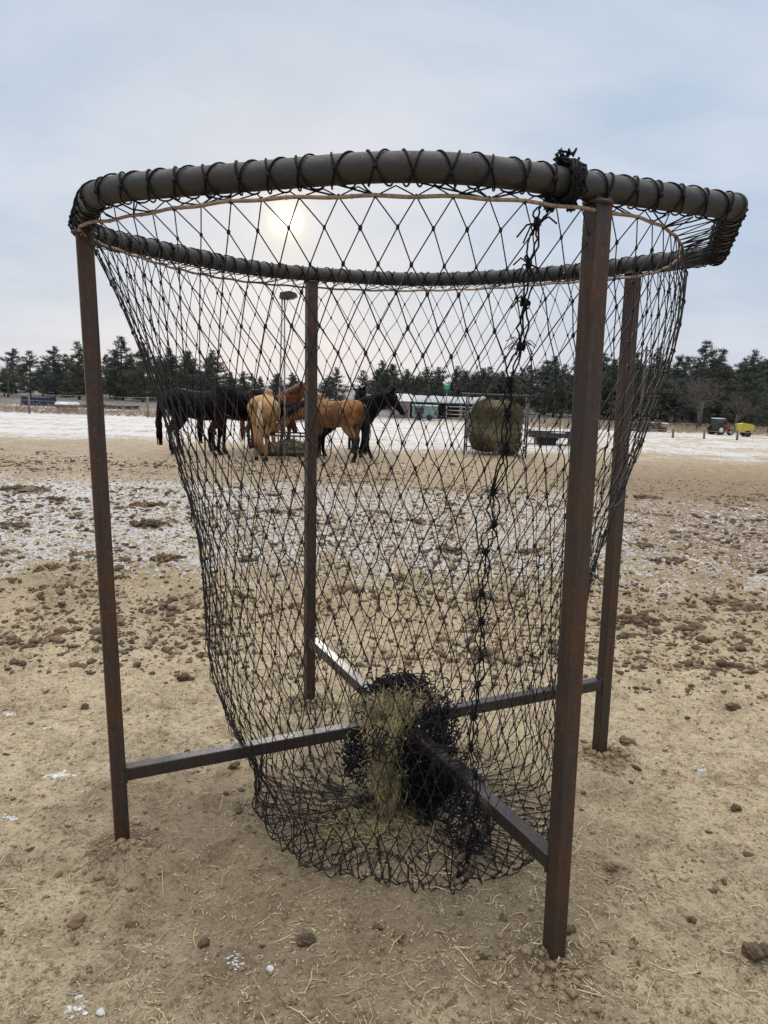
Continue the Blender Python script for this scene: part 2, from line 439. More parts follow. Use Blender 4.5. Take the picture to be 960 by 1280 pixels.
mb = MB(); r = np.random.default_rng(31)
its = []
for i in range(10500):
    x, y = clod_area(r); sz_ = .006 + .022 * r.random() ** 5
    its.append((x, y, sz_ * (1.0 if y < 9 else 1.25)))
for i in range(12000):
    y = 4.2 + 12 * r.random() ** 1.2; x = (r.random() * 2 - 1) * (.58 * y + .4); its.append((x, y, .005 + .012 * r.random() ** 3))
for i in range(420):
    y = 2.0 + 3.4 * r.random(); x = (r.random() * 2 - 1) * (.6 * y); its.append((x, y, .003 + .012 * r.random() ** 4))
o = scatter('manure_crumbs', M['dung'], its, 5, sub=2, rough=.7)
tag(o, 'crumbled manure strewn over the snowy dirt', 'manure crumbs')
its = []
for i in range(9000):
    x, y = near_area(r); its.append((x, y, .0018 + .007 * r.random() ** 3))
for fx_, fy_ in ((-.88, 2.47), (.535, 2.02), (1.09, 3.36), (-.365, 3.88)):
    for i in range(260):
        q_ = r.normal(size=2) * .075; its.append((fx_ + q_[0], fy_ + q_[1] - .02, .003 + .012 * r.random() ** 3))
for i in range(6000):
    x, y = clod_area(r); its.append((x, y, .006 + .014 * r.random() ** 3))
o = scatter('dirt_crumbs', M['dirtclod'], its, 6)
tag(o, 'tan crumbs of dry soil on the bare dirt round the feeder', 'dirt crumbs')
its = []
for i in range(5000):
    x, y = clod_area(r)
    if y > 6.2 and x < 2.8: its.append((x, y, .005 + .013 * r.random() ** 3))
o = scatter('snow_crusts', M['snow'], its, 7, .7, (.2, .4))
tag(o, 'broken crusts of thin snow lying between the manure', 'snow')

def pile(x, y, s, n, seed, label, name='manure_pile', mat='dung', cat='manure pile', group='manure piles in the paddock'):
    mb = MB(); r = np.random.default_rng(seed); z0 = gz(x, y)
    lump(mb, (0, 0, -.01), (s * .85, s * .55, s * .13 + .008), 4, .65, seed, r.random() * 6)
    for i in range(n * 6):
        a = r.random() * 6.28; d = s * (.15 + .95 * r.random() ** .7); c = s * (.06 + .16 * r.random() ** 2)
        c = min(max(c, .007), .022)
        lump(mb, (d * math.cos(a) * 1.2, d * math.sin(a) * .8, max(.15 * s * (1 - d / s / 1.1), 0) + c * .35), (c * 1.2, c, c * .85), 2, .55, seed * 50 + i, r.random() * 6)
    o = mb.build(name, M[mat], loc=(x, y, z0)); tag(o, label, cat, group); return o

PILES = [
 (-5.29, 11.23, .30, 9, 'long low manure pile on the snow at the far left edge'),
 (-4.45, 10.36, .13, 5, 'round manure pile on the snow left of the front left post, behind the wide pile'),
 (-4.11, 8.44, .13, 5, 'compact manure pile at the left edge where snow turns to bare dirt'),
 (-3.15, 10.08, .18, 8, 'broad manure pile on the snow just right of the left post'),
 (-3.43, 9.88, .10, 4, 'small manure heap close beside the left post, next to the broad pile'),
 (-2.69, 8.67, .17, 8, 'loose manure pile halfway between the left post and the net'),
 (-2.52, 9.03, .08, 3, 'little dark manure heap just left of the net edge on the snow'),
 (-3.21, 8.22, .13, 5, 'manure pile directly left of the left post at the snow line'),
 (-2.00, 7.10, .14, 6, 'flat spread manure pile on bare dirt left of the net'),
 (-2.84, 7.14, .12, 7, 'line of manure clods left of the left post on bare dirt'),
 (-2.91, 6.66, .15, 9, 'string of small round manure clods on the dirt left of the left post'),
 (-2.62, 5.97, .15, 9, 'scattered row of manure clods nearest the camera left of the left post'),
 (-3.05, 6.17, .07, 3, 'small manure heap near the left edge on bare dirt'),
 (-3.40, 6.74, .07, 3, 'manure heap cut by the left edge of the picture'),
 (-2.29, 5.96, .05, 2, 'pair of manure clods touching the left post in view'),
 (-2.21, 6.38, .06, 3, 'dark manure clods just right of the left post'),
 (4.34, 12.77, .24, 9, 'broad manure pile far right on the brown band beyond the posts'),
 (2.89, 10.38, .10, 2, 'single fat manure lump between the two right posts'),
 (2.87, 8.44, .13, 5, 'manure pile just right of the back right post'),
 (3.03, 7.86, .17, 8, 'large dark manure pile right of the back right post'),
 (4.00, 8.59, .08, 2, 'round manure ball near the right edge on the brown ground'),
 (3.20, 6.79, .06, 2, 'small round manure ball right of the back right post, nearer than the large pile'),
 (2.84, 6.37, .11, 5, 'manure pile among snow specks toward the right edge'),
 (3.04, 6.24, .16, 8, 'wide manure pile at the right edge among snow specks'),
 (1.92, 5.62, .14, 9, 'brown crumbled manure pile beside the back right post'),
 (2.21, 5.73, .07, 3, 'small manure pile between two crumbled piles on the right'),
 (2.35, 5.54, .11, 7, 'crumbled manure pile nearest the camera on the right'),
 (3.82, 7.51, .07, 2, 'rust brown manure lump at the right picture edge'),
 (-.31, 6.23, .11, 6, 'brown manure pile seen through the middle of the net'),
 (.40, 9.45, .13, 6, 'manure pile seen through the net below the dark horses'),
 (.68, 7.83, .12, 6, 'manure pile seen through the net left of the mended seam'),
 (-1.42, 9.99, .15, 7, 'manure pile seen through the net just left of the back left post'),
 (-.11, 10.28, .17, 7, 'wide manure pile seen through the net just right of the back left post'),
 (1.53, 7.97, .10, 5, 'manure pile seen through the net right of the mended seam'),
 (.81, 6.13, .08, 4, 'small manure pile seen low through the net by the mended seam'),
 (-1.27, 7.14, .09, 4, 'manure pile seen through the left side of the net'),
 (.16, 6.72, .09, 4, 'manure pile seen through the net between back left post and mended seam')]
for k, (x, y, s, n, lab) in enumerate(PILES): pile(x, y, s, n, 100 + k, lab)
CLODS = [
 ('c', -.19, 2.08, .022, 'dark round manure clod on the dirt in front of the net'),
 ('t', .09, 2.12, .023, 'tan dry clod on the dirt below the front of the net'),
 ('t', -.90, 2.14, .024, 'lumpy tan dirt clod left of the front left post foot'),
 ('t', -.21, 1.86, .018, 'tan clod beside a bent straw at the bottom edge'),
 ('c', .62, 2.16, .022, 'dark stone tucked behind the foot of the front right post'),
 ('c', 1.16, 2.09, .034, 'crumbled dark clod at the right edge low in the picture'),
 ('t', .85, 2.50, .023, 'round dry dung ball on the dirt right of the front right post'),
 ('c', -.61, 3.13, .022, 'dark clod under the left crossbar'),
 ('c', -2.12, 4.28, .036, 'double dark clod near the left edge on bare dirt'),
 ('c', -1.78, 4.32, .036, 'long dark clod left of the front left post'),
 ('c', -1.10, 4.13, .036, 'grassy dark clod between front left post and net'),
 ('c', -1.79, 5.12, .030, 'dark clod touching the right side of the left post, far down the dirt'),
 ('c', -1.42, 4.33, .026, 'small dark clod just right of the front left post'),
 ('c', -1.11, 4.57, .024, 'round dark clod near the left edge of the net'),
 ('c', 1.95, 4.04, .034, 'flat dark clod right of the back right post on bare dirt'),
 ('c', 2.25, 5.16, .04, 'dark clod in a snow speck on the right'),
 ('c', 2.20, 4.71, .036, 'flat dark dung lump right of the back right post'),
 ('c', 1.21, 3.54, .032, 'low dark clod beside the foot of the back right post'),
 ('c', -1.50, 3.74, .022, 'little dark clod lying left of the front left post by the snow speck'),
 ('c', 1.49, 2.95, .02, 'small dark clod at the right edge on the bare dirt'),
 ('c', -.85, 3.26, .016, 'tiny dark clod just above the left crossbar')]
for k, (ty, x, y, s, lab) in enumerate(CLODS):
    mb = MB(); rr_ = np.random.default_rng(k)
    lump(mb, (0, 0, 0), (s * .95, s * .8, s * .65), 4, .38, 900 + k, k)
    if ty == 'c' and s > .03: lump(mb, (s * 1.2, s * .3, -.2 * s), (s * .7, s * .6, s * .5), 2, .3, 950 + k, k)
    o = mb.build('clod', M['dung'] if ty == 'c' else M['dirtclod'], loc=(x, y, gz(x, y) + s * .4))
    tag(o, lab, 'clod', 'single clods near the feeder')
SNOWS = [
 (-.28, 1.97, .011, 0, 'white lump of ice on the dirt near the bottom edge'),
 (-.39, 2.02, .020, 1, 'flat smear of snow left of the ice lump'),
 (-.77, 1.82, .034, 1, 'flat smear of snow at the bottom left edge'),
 (-.71, 1.82, .011, 0, 'white ice lump beside the bottom left snow smear'),
 (-1.34, 3.04, .045, 1, 'flat snow speck left of the front left post at crossbar height'),
 (-1.59, 3.50, .028, 1, 'bright snow speck with a dark clod near the left edge'),
 (-1.39, 2.73, .028, 1, 'snow speck at the left edge below the crossbar'),
 (1.48, 3.29, .028, 1, 'bright snow speck right of the back right post foot'),
 (-1.85, 3.66, .028, 1, 'snow speck cut by the left picture edge'),
 (1.31, 3.38, .02, 1, 'tiny snow speck nearest the back right post foot')]
for k, (x, y, s, flat, lab) in enumerate(SNOWS):
    mb = MB(); rq = np.random.default_rng(k + 60)
    if flat:
        for _ in range(34):
            q = s * (.04 + .20 * rq.random() ** 2); dx_, dy_ = rq.normal() * s * .6, rq.normal() * s * .4
            lump(mb, (dx_, dy_, gz(x + dx_, y + dy_) - gz(x, y)), (q * 1.5, q, q * .25), 2, .7, int(rq.integers(1e6)), rq.random() * 6)
    else: lump(mb, (0, 0, s * .5), (s * 1.1, s, s * .8), 2, .3, k)
    o = mb.build('snow_lump', M['snow'], loc=(x, y, gz(x, y))); tag(o, lab, 'snow', 'specks of snow and ice near the feeder')

# ------------------------------------------------------------------ the steel hay feeder
TX, TY = .0215, .0295
def planez(h, x, y): return h + TX * x + TY * (y - 2.6)
H_RIM = 2.150
POSTS = {'FL': V(-.893, 2.543), 'FR': V(.556, 2.077), 'BL': V(-.365, 3.929), 'BR': V(1.049, 3.399)}
corners = [(-.755, 2.035, .15), (.07, 1.728, .22), (.895, 2.15, .015), (1.22, 3.03, .015), (.73, 3.74, .30), (.13, 4.06, .28), (-.62, 3.71, .30), (-1.06, 2.70, .22)]
rim2 = []
nC = len(corners)
for k in range(nC):
    p = V(*corners[k][:2]); c = corners[k][2]; a = V(*corners[k - 1][:2]); b = V(*corners[(k + 1) % nC][:2])
    pa = p + norm(a - p) * c; pb = p + norm(b - p) * c
    m = 2 if c < .05 else 9
    if c < .05: rim2 += [p]
    else:
        for u in np.linspace(0, 1, m): rim2.append((1 - u) ** 2 * pa + 2 * u * (1 - u) * p + u * u * pb)
rim2 = np.array(rim2)
def resample(P, n, closed=True):
    Q = np.vstack([P, P[:1]]) if closed else np.asarray(P)
    d = np.r_[0, np.cumsum(np.linalg.norm(np.diff(Q, axis=0), axis=1))]
    s = np.linspace(0, d[-1], n, endpoint=not closed)
    return np.stack([np.interp(s, d, Q[:, i]) for i in range(Q.shape[1])], 1)
rimd = resample(rim2, 600)
rim3 = np.c_[rim2, [planez(H_RIM, x, y) for x, y in rim2]]
rimd3 = np.c_[rimd, planez(H_RIM, rimd[:, 0], rimd[:, 1])]
CEN = V(.10, 2.94)

feeder = empty('hay_feeder', (0, 0, 0), 0, 'rusty four-legged steel hay feeder frame with a round pipe rim and crossed bars', 'hay feeder')
mb = MB(); R_PIPE = .0325
# straight runs between bends: mitred tube along the closed path
pp = []
for k in range(len(rim3)):
    a, b = rim3[k], rim3[(k + 1) % len(rim3)]
    L = np.linalg.norm(b - a); m = max(1, int(L / .08))
    for u in range(m): pp.append(a + (b - a) * u / m)
pp = np.array(pp)
def mitre_tube(mb, P, r, sides):
    n = len(P); up = V(0, 0, 1); v = []
    for i in range(n):
        t0 = norm(P[i] - P[i - 1]); t1 = norm(P[(i + 1) % n] - P[i]); t = norm(t0 + t1)
        a = norm(np.cross(up, t)); b = np.cross(t, a); k = 1 / max(.6, (t0 @ t))
        for j in range(sides):
            q = 2 * PI * j / sides; v.append(P[i] + a * (r * k * math.cos(q)) + b * (r * math.sin(q)))
    f = [(i * sides + j, i * sides + (j + 1) % sides, ((i + 1) % n) * sides + (j + 1) % sides, ((i + 1) % n) * sides + j) for i in range(n) for j in range(sides)]
    mb.add(v, f)
mitre_tube(mb, pp, R_PIPE, 20)
# weld beads at the two mitred corners
for ci in (2, 3):
    p = V(*corners[ci][:2], planez(H_RIM, *corners[ci][:2]))
    a = V(*corners[ci - 1][:2], 0) - V(*corners[ci][:2], 0); b = V(*corners[(ci + 1) % nC][:2], 0) - V(*corners[ci][:2], 0)
    t = norm(norm(b) - norm(a)); s_ = norm(np.cross(V(0, 0, 1), t))
    ring = [p + s_ * (R_PIPE * 1.09 * math.cos(q)) + V(0, 0, 1) * (R_PIPE * 1.01 * math.sin(q)) for q in np.linspace(0, 2 * PI, 28, endpoint=False)]
    tube(mb, ring, .004, 6, closed=True)
mb.build('rim', M['rim'], feeder)
dA = norm(POSTS['BR'] - POSTS['FL']); ang0 = math.atan2(dA[1], dA[0])
HB = .301
post_top = {}
PB = {}
for k, p in POSTS.items():
    top = p - V(TX, TY) * 2.1
    j = np.argmin(np.linalg.norm(rimd - top, axis=1)); top = .15 * top + .85 * rimd[j]
    if k == 'FR': top = V(.487, 1.945)
    z1 = planez(H_RIM, *top) - .012
    post_top[k] = V(*top, z1)
    P0 = V(p[0], p[1], -.12); P1 = V(*top, z1)
    dirx = norm(POSTS[{'FL': 'BR', 'BR': 'FL', 'FR': 'BL', 'BL': 'FR'}[k]] - p)
    ax = V(dirx[0], dirx[1], 0); t = norm(P1 - P0); b = norm(np.cross(t, ax)); a = np.cross(b, t)
    mb = MB(); w = .0252; v = []; pts = [P0 + (P1 - P0) * u for u in np.linspace(0, 1, 13)]
    for q in pts:
        for c in RSQ: v.append(q + a * w * c[0] + b * w * c[1])
    n_ = len(RSQ); f = [(i * n_ + j, i * n_ + (j + 1) % n_, (i + 1) * n_ + (j + 1) % n_, (i + 1) * n_ + j) for i in range(12) for j in range(n_)]
    f.append(tuple(12 * n_ + j for j in range(n_)))
    mb.add(v, f)
    # weld fillets where the post meets the rim and the bar
    tube(mb, [P1 + V(math.cos(q) * .033, math.sin(q) * .033, -.024) for q in np.linspace(0, 2 * PI, 16, endpoint=False)], .0055, 6, closed=True)
    zb = planez(HB, *p); pb = P0 + (P1 - P0) * ((zb + .12) / (z1 + .12))
    qd = pb + a * .0262
    tube(mb, [qd + b * sx_ * .026 + V(0, 0, sz_ * .026) for sx_, sz_ in ((-1, -1), (0, -1.05), (1, -1), (1.05, 0), (1, 1), (0, 1.05), (-1, 1), (-1.05, 0))], .0045, 6, closed=True)
    mb.build('leg', M['post'], feeder, smooth=False)
    PB[k] = (p, pb, a)
def bar(p, q):
    mb = MB(); t = norm(q - p); a = norm(np.cross(V(0, 0, 1), t)); b = np.cross(t, a); w = .0235; v = []
    m = 14
    for u in np.linspace(0, 1, m):
        for c in RSQ: v.append(p + (q - p) * u + a * w * c[0] + b * w * c[1])
    n_ = len(RSQ); f = [(i * n_ + j, i * n_ + (j + 1) % n_, (i + 1) * n_ + (j + 1) % n_, (i + 1) * n_ + j) for i in range(m - 1) for j in range(n_)]
    f += [tuple(range(n_ - 1, -1, -1)), tuple((m - 1) * n_ + j for j in range(n_))]
    mb.add(v, f); mb.build('crossbar', M['bar'], feeder, smooth=False)
bp = {k: PB[k][1] + PB[k][2] * .0255 for k in PB}
bar(bp['FL'], bp['BR'])
d1 = bp['BR'] - bp['FL']; d2 = bp['BL'] - bp['FR']
Amat = np.array([[d1[0], -d2[0]], [d1[1], -d2[1]]]); s1, s2 = np.linalg.solve(Amat, (bp['FR'] - bp['FL'])[:2])
CX = bp['FL'] + d1 * s1
bar(bp['FR'], CX - norm(d2) * .028); bar(CX + norm(d2) * .028, bp['BL'])

# ------------------------------------------------------------------ the hay net: a knotted net hung in the frame and let fall under gravity
N, ROWS, LREST = 80, 40, .080
inward = lambda P, d: P + np.c_[(CEN - P[:, :2]) / np.linalg.norm(CEN - P[:, :2], axis=1)[:, None] * d, np.zeros(len(P))]
top0 = resample(rimd3, N)
cord_pts = np.array([(-.945, 2.42, 2.075), (-.876, 2.246, 2.075), (-.766, 2.129, 2.06), (-.571, 1.967, 2.059), (-.35, 1.834, 2.06), (-.165, 1.785, 2.062), (.08, 1.765, 2.067), (.256, 1.79, 2.071), (.475, 1.925, 2.085),
    (.581, 1.966, 2.084), (.682, 2.075, 2.09), (.80, 2.27, 2.098), (.93, 2.56, 2.108), (1.0, 2.90, 2.115), (.99, 3.22, 2.125), (.724, 3.50, 2.131), (.426, 3.842, 2.136), (-.038, 3.985, 2.13), (-.42, 3.90, 2.125), (-.688, 3.609, 2.105), (-.86, 3.22, 2.092), (-.93, 2.72, 2.08)])
def smooth_closed(P, it=2):
    for _ in range(it):
        Q = np.roll(P, -1, 0); P = np.stack([.75 * P + .25 * Q, .25 * P + .75 * Q], 1).reshape(-1, 3)
    return P
cordd = resample(smooth_closed(cord_pts), 720)
def at_angle(P, th):
    a = np.arctan2(P[:, 1] - CEN[1], P[:, 0] - CEN[0])
    return np.array([P[np.argmin(np.abs(np.angle(np.exp(1j * (a - q)))))] for q in th])
th0 = np.unwrap(np.arctan2(top0[:, 1] - CEN[1], top0[:, 0] - CEN[0]))
row0 = inward(top0, .008); row0[:, 2] -= .036
th1 = np.r_[(th0[:-1] + th0[1:]) / 2, (th0[-1] + th0[0] + 2 * PI * np.sign(th0[-1] - th0[0])) / 2]   # odd rows sit half a column on
row1 = at_angle(cordd, th1)
ZK = [-.2, .10, .45, 1.15, 1.6, 1.92, 2.2]; RK = [.48, .54, .655, .74, .89, 1.03, 1.12]
def cen_at(z): u = np.clip((z - .3) / 1.8, 0, 1); return np.stack([.02 + .08 * u + .13 * np.clip((.55 - z) / .5, 0, 1), 2.86 + .08 * u], -1)
Pn = np.zeros((ROWS, N, 3)); Pn[0] = row0; Pn[1] = row1
cz, cr = 2.075, 1.03
for j in range(2, ROWS):
    th = th0 if j % 2 == 0 else th1
    if cz > .42:
        cz -= .071; cr = np.interp(cz, ZK, RK); zz = cz
    else:
        cr = max(.06, cr - .052); zz = .42
    c = cen_at(np.array(max(zz, .3)))
    Pn[j] = np.c_[c[0] + cr * np.cos(th), c[1] + cr * np.sin(th), np.full(N, zz)]
Pn[2:] += rng.normal(size=Pn[2:].shape) * .009
W = np.ones((ROWS, N)); W[:2] = 0; W[-1] = 0
Pn[-1] = np.c_[CX[0] - .03 + .05 * np.cos(th0), CX[1] - .05 + .05 * np.sin(th0), np.full(N, CX[2] + .07)]
sets = []
for par in (0, 1):
    js = np.arange(par, ROWS - 1, 2)
    for sh in (0, 1):
        # even row i joins odd rows i and i-1 ; odd row i joins even rows i and i+1
        ii = np.arange(N); jj = (ii - sh) % N if par == 0 else (ii + sh) % N
        sets.append((np.repeat(js, N), np.tile(ii, len(js)), np.tile(jj, len(js))))
LV = [.080 * (1 + .05 * rng.normal(size=len(q[0])) * np.clip((q[0] - 8) / 16, .12, 1)) * (1 + .15 * np.clip((q[0] - 25) / 5, 0, 1)) for q in sets]
barsegs = [(bp['FL'], bp['BR']), (bp['FR'], bp['BL'])]
Vel = np.zeros_like(Pn); dt = 1 / 45
WOB = np.zeros((ROWS, N)); _th = np.arange(N) / N * 2 * PI
for k_, a_, f_ in ((5, .030, 1.3), (9, .024, 2.1), (14, .016, .6)): WOB += a_ * np.sin(k_ * _th[None, :] + f_ * np.arange(ROWS)[:, None] * .35 + f_ * 5) * np.clip((np.arange(ROWS)[:, None] - 6) / 14, 0, 1)
for step in range(170):
    prev = Pn.copy()
    Vel[..., 2] -= 9.81 * dt
    Pn = Pn + Vel * dt * W[..., None]
    for it in range(14):
        for si_, (js, ii, jj) in enumerate(sets):
            LREST = LV[si_]
            a = Pn[js, ii]; b = Pn[js + 1, jj]; d = b - a; l = np.linalg.norm(d, axis=1)
            wa = W[js, ii]; wb = W[js + 1, jj]; ws = np.maximum(wa + wb, 1e-9)
            ex = np.where(l > LREST, l - LREST, np.where(l < .45 * LREST, (l - .45 * LREST) * .3, 0))
            cdir = d * (ex / np.maximum(l, 1e-6) / ws)[:, None]
            Pn[js, ii] += cdir * wa[:, None]; Pn[js + 1, jj] -= cdir * wb[:, None]
    free = W[..., None]
    # the bag keeps the round shape it was stretched to by bales
    z = Pn[..., 2]; c = cen_at(z); dxy = Pn[..., :2] - c; rr_ = np.linalg.norm(dxy, axis=-1); tg = np.interp(z, ZK, RK) * (1 + .20 * np.clip(dxy[..., 0] / np.maximum(rr_, 1e-6), -.3, 1) * np.clip((.6 - z) / .5, 0, 1)) * (1 + WOB)
    side = (np.arange(ROWS)[:, None] < 28) & (z > .06)
    k = np.where(side, .10 * (tg - rr_), 0) / np.maximum(rr_, 1e-6)
    Pn[..., :2] += dxy * k[..., None] * free
    for (p, q) in barsegs:
        d = q - p; u = np.clip(((Pn - p) @ d) / (d @ d), 0, 1); cl = p + u[..., None] * d; dv = Pn - cl; l = np.linalg.norm(dv, axis=-1)
        dv[..., 2] += .004
        push = np.where(l < .041, (.041 - l), 0) / np.maximum(l, 1e-5)
        Pn += dv * push[..., None] * free
    fl = (Pn[..., 2] < .014); Pn[..., 2] = np.where(fl & (W > 0), .014, Pn[..., 2])
    Vel = (Pn - prev) / dt * .965
    Vel[fl] *= .3
    sp = np.linalg.norm(Vel, axis=-1, keepdims=True); Vel *= np.minimum(1, 3.0 / np.maximum(sp, 1e-6))

LREST = .080
net = empty('hay_net', (CEN[0], CEN[1], 0), 0, 'black knotted round-bale hay net hanging from the pipe rim of the steel feeder', 'hay net')
NOFF = V(CEN[0], CEN[1], 0)
def child(mb, name, mat, parent, smooth=True):
    mb.v = [tuple(V(*q) - NOFF) for q in mb.v]
    return mb.build(name, mat, parent, smooth)
mb = MB(); R_STR = .00165
rs = np.random.default_rng(5)
for (js, ii, jj) in sets:
    for j, i, k in zip(js, ii, jj):
        a, b = Pn[j, i], Pn[j + 1, k]; d = b - a; l = np.linalg.norm(d)
        if l < 1e-4: continue
        slack = max(0, LREST * (1.01 + .15 * min(max((j - 25) / 5, 0), 1)) - l) if j > 0 else 0
        rad_ = R_STR * (1.3 if j > 25 else 1)
        if slack < .0015 or j < 9: tube(mb, [a, b], rad_, 5, caps=False)
        else:
            am = math.sqrt(.375 * slack * (slack + 2 * l)) * .9
            side_ = norm(rs.normal(size=3) * .6 + V(0, 0, -.7)); side_ = norm(side_ - d * (side_ @ d) / l / l)
            pts = [a + d * u + side_ * am * 4 * u * (1 - u) for u in (0, .2, .5, .8, 1)]
            for q in pts: q[2] = max(q[2], .006)
            tube(mb, pts, rad_, 5, caps=False)
kv, kf = ico(1)
for j in range(1, ROWS - 1):
    for i in range(N):
        s = .0042 + .0022 * rs.random()
        mb.add(kv * (s * V(.9, .9, 1.25)) + Pn[j, i], kf)
child(mb, 'netting', M['net'], net)

# lacing: the net's top meshes wrapped in crossing turns round the pipe
def rim_frame(s):
    n = len(rimd3); f = (s % 1) * n; i = int(f) % n; u = f - int(f)
    p = rimd3[i] * (1 - u) + rimd3[(i + 1) % n] * u
    t = norm(rimd3[(i + 4) % n] - rimd3[i - 3]); a = norm(np.cross(V(0, 0, 1), t)); b = np.cross(t, a)
    return p, t, a, b
mb = MB(); TURNS = 84
for hand in (1, -1):
    pts = []; M_ = TURNS * 24
    ph = 0.0
    for i in range(M_):
        s = i / M_
        wob = .55 * math.sin(s * 97) + .45 * math.sin(s * 211 + 1) + .3 * math.sin(s * 503)
        p, t, a, b = rim_frame(s + .0004 * math.sin(s * 333 + hand))
        q = PI + .22 + hand * (2 * PI * TURNS * s + .35 * math.sin(s * 131)) + wob * .28
        rad = R_PIPE + .0026 + .0008 * math.sin(s * 777 + hand)
        if math.sin(q) < -.7: rad += .003
        pts.append(p + a * rad * math.cos(q) * 1.02 + b * rad * math.sin(q))
    tube(mb, pts, .0023, 6, closed=True)
for i in range(TURNS * 2):
    s = (i / 2 - .35 * math.sin((i / 2 / TURNS) * 131) / 2 / PI) / TURNS; p, t, a, b = rim_frame(s)
    wob = .55 * math.sin(s * 97) + .45 * math.sin(s * 211 + 1) + .3 * math.sin(s * 503)
    q = (PI if i % 2 == 0 else 0) + .22 + wob * .28
    mb.add(kv * (.0045 + .003 * rs.random()) + p + a * (R_PIPE + .005) * math.cos(q) + b * (R_PIPE + .005) * math.sin(q), kf)
# slack tails between the pipe and the border cord
for i in range(N):
    a = top0[i] + V(0, 0, -.02); b = row1[(i + int(rs.integers(-2, 3))) % N]
    m = (a + b) / 2 + V(0, 0, -.012 * rs.random())
    tube(mb, [a, m, b], .0022, 5, caps=False)
child(mb, 'rim_lacing', M['lace'], net)
mb = MB(); cc = resample(cordd, 260); cc[:, 2] += .0018 * np.sin(np.arange(260) * .9)
tube(mb, cc, .0046, 8, closed=True)
for i in range(0, 260, 3):
    mb.add(kv * .0062 + cc[i], kf) if i % 6 == 0 else None
child(mb, 'border_cord', M['cord'], net)

# mended seam: a column of loose strands tied every hand's width
scol = int(np.argmin(np.linalg.norm(top0[:, :2] - V(.335, 1.89), axis=1)))
def seam_at(j):
    o_ = 2.2 * (j / 30) ** 1.2; i0_ = int(o_); f_ = o_ - i0_
    c_ = lambda i: Pn[j, i % N] if j % 2 == 0 else (Pn[j, i % N] + Pn[j, (i - 1) % N]) / 2
    return c_(scol + i0_) * (1 - f_) + c_(scol + i0_ + 1) * f_
raw = [seam_at(j) for j in range(1, 31)]
raw = np.array(raw); seam = raw.copy()
for _ in range(3): seam[1:-1] = (seam[:-2] + 2 * seam[1:-1] + seam[2:]) / 4
outw = lambda p: norm(V(p[0] - .05, p[1] - 2.9, 0))
sd = resample(seam, 400, False)
tot = np.linalg.norm(np.diff(sd, axis=0), axis=1).sum(); ks = []; s = .045
while s < tot - .05: ks.append(s); s += .105 * (.8 + .4 * rs.random())
mb = MB(); frs = []
side0 = V(1, 0, 0)
knots = [sd[min(399, int(s / tot * 399))] + outw(sd[min(399, int(s / tot * 399))]) * .010 + side0 * rs.normal() * .007 for s in ks]
start = sd[0]
for n_, kp in enumerate(knots):
    prevp = knots[n_ - 1] if n_ else start
    for q in range(3):
        bul = side0 * (q - 1.0) * .012 * (.7 + .7 * rs.random()) + outw(kp) * rs.normal() * .006
        pts = [prevp + (kp - prevp) * u + bul * math.sin(PI * u) + rs.normal(size=3) * .0025 * math.sin(PI * u) for u in np.linspace(0, 1, 8)]
        tube(mb, pts, .0024, 5, caps=False)
    for _ in range(5):
        c = kp + rs.normal(size=3) * V(.003, .003, .006)
        ring = [c + norm(rs.normal(size=3)) * .008 for _ in range(6)]
        tube(mb, ring, .0028, 5, closed=True)
    mb.add(kv * V(.0085, .0085, .013) + kp, kf)
    fr = MB()
    low = n_ > 2
    for _ in range(11 if low else 3):
        sg = -1 if rs.random() < .62 else 1
        dirn = norm(V(sg * (.5 + .6 * rs.random()), 0, rs.normal() * .35 + .15) + outw(kp) * (.2 + .5 * rs.random()))
        l = (.028 + .03 * rs.random())
        pts = [kp, kp + dirn * l * .55 + V(0, 0, .004), kp + dirn * l + V(0, 0, -.012 - .012 * rs.random())]
        tube(fr, pts, .0012 if low else .0022, 4, caps=True)
    frs.append((fr, low))
so = child(mb, 'mended_seam', M['lace'], net)
for fr, low in frs: child(fr, 'frayed_end', M['fray'] if low else M['lace'], so)

# bundle of knotted slack tied on the rim above the seam
mb = MB(); bi = int(np.argmin(np.linalg.norm(rimd - V(.385, 1.925), axis=1))); bs = bi / 600
for q in range(13):
    p, t, a, b = rim_frame(bs + rs.normal() * .0016)
    tl = rs.normal() * .30; rad = R_PIPE + .005 + .014 * rs.random()
    ring = [p + a * rad * math.cos(g) + b * rad * math.sin(g) * (1.0) + t * (tl * .04 * math.sin(g + q) + .006 * rs.normal()) for g in np.linspace(0, 2 * PI, 22, endpoint=False)]
    tube(mb, ring, .0034, 5, closed=True)
p, t, a, b = rim_frame(bs)
for q in range(12):
    c = p + b * (R_PIPE * .9 + .012) + rs.normal(size=3) * V(.015, .01, .008) - a * 0
    ring = [c + norm(rs.normal(size=3)) * .012 for _ in range(7)]
    tube(mb, ring, .0032, 5, closed=True)
for dx_ in (-.055, .012):
    for q in range(9):
        c = p + t * dx_ - b * (R_PIPE + .016) + rs.normal(size=3) * V(.006, .006, .008)
        ring = [c + norm(rs.normal(size=3)) * .012 for _ in range(6)]
        tube(mb, ring, .0038, 5, closed=True)
child(mb, 'knot_bundle', M['lace'], net)

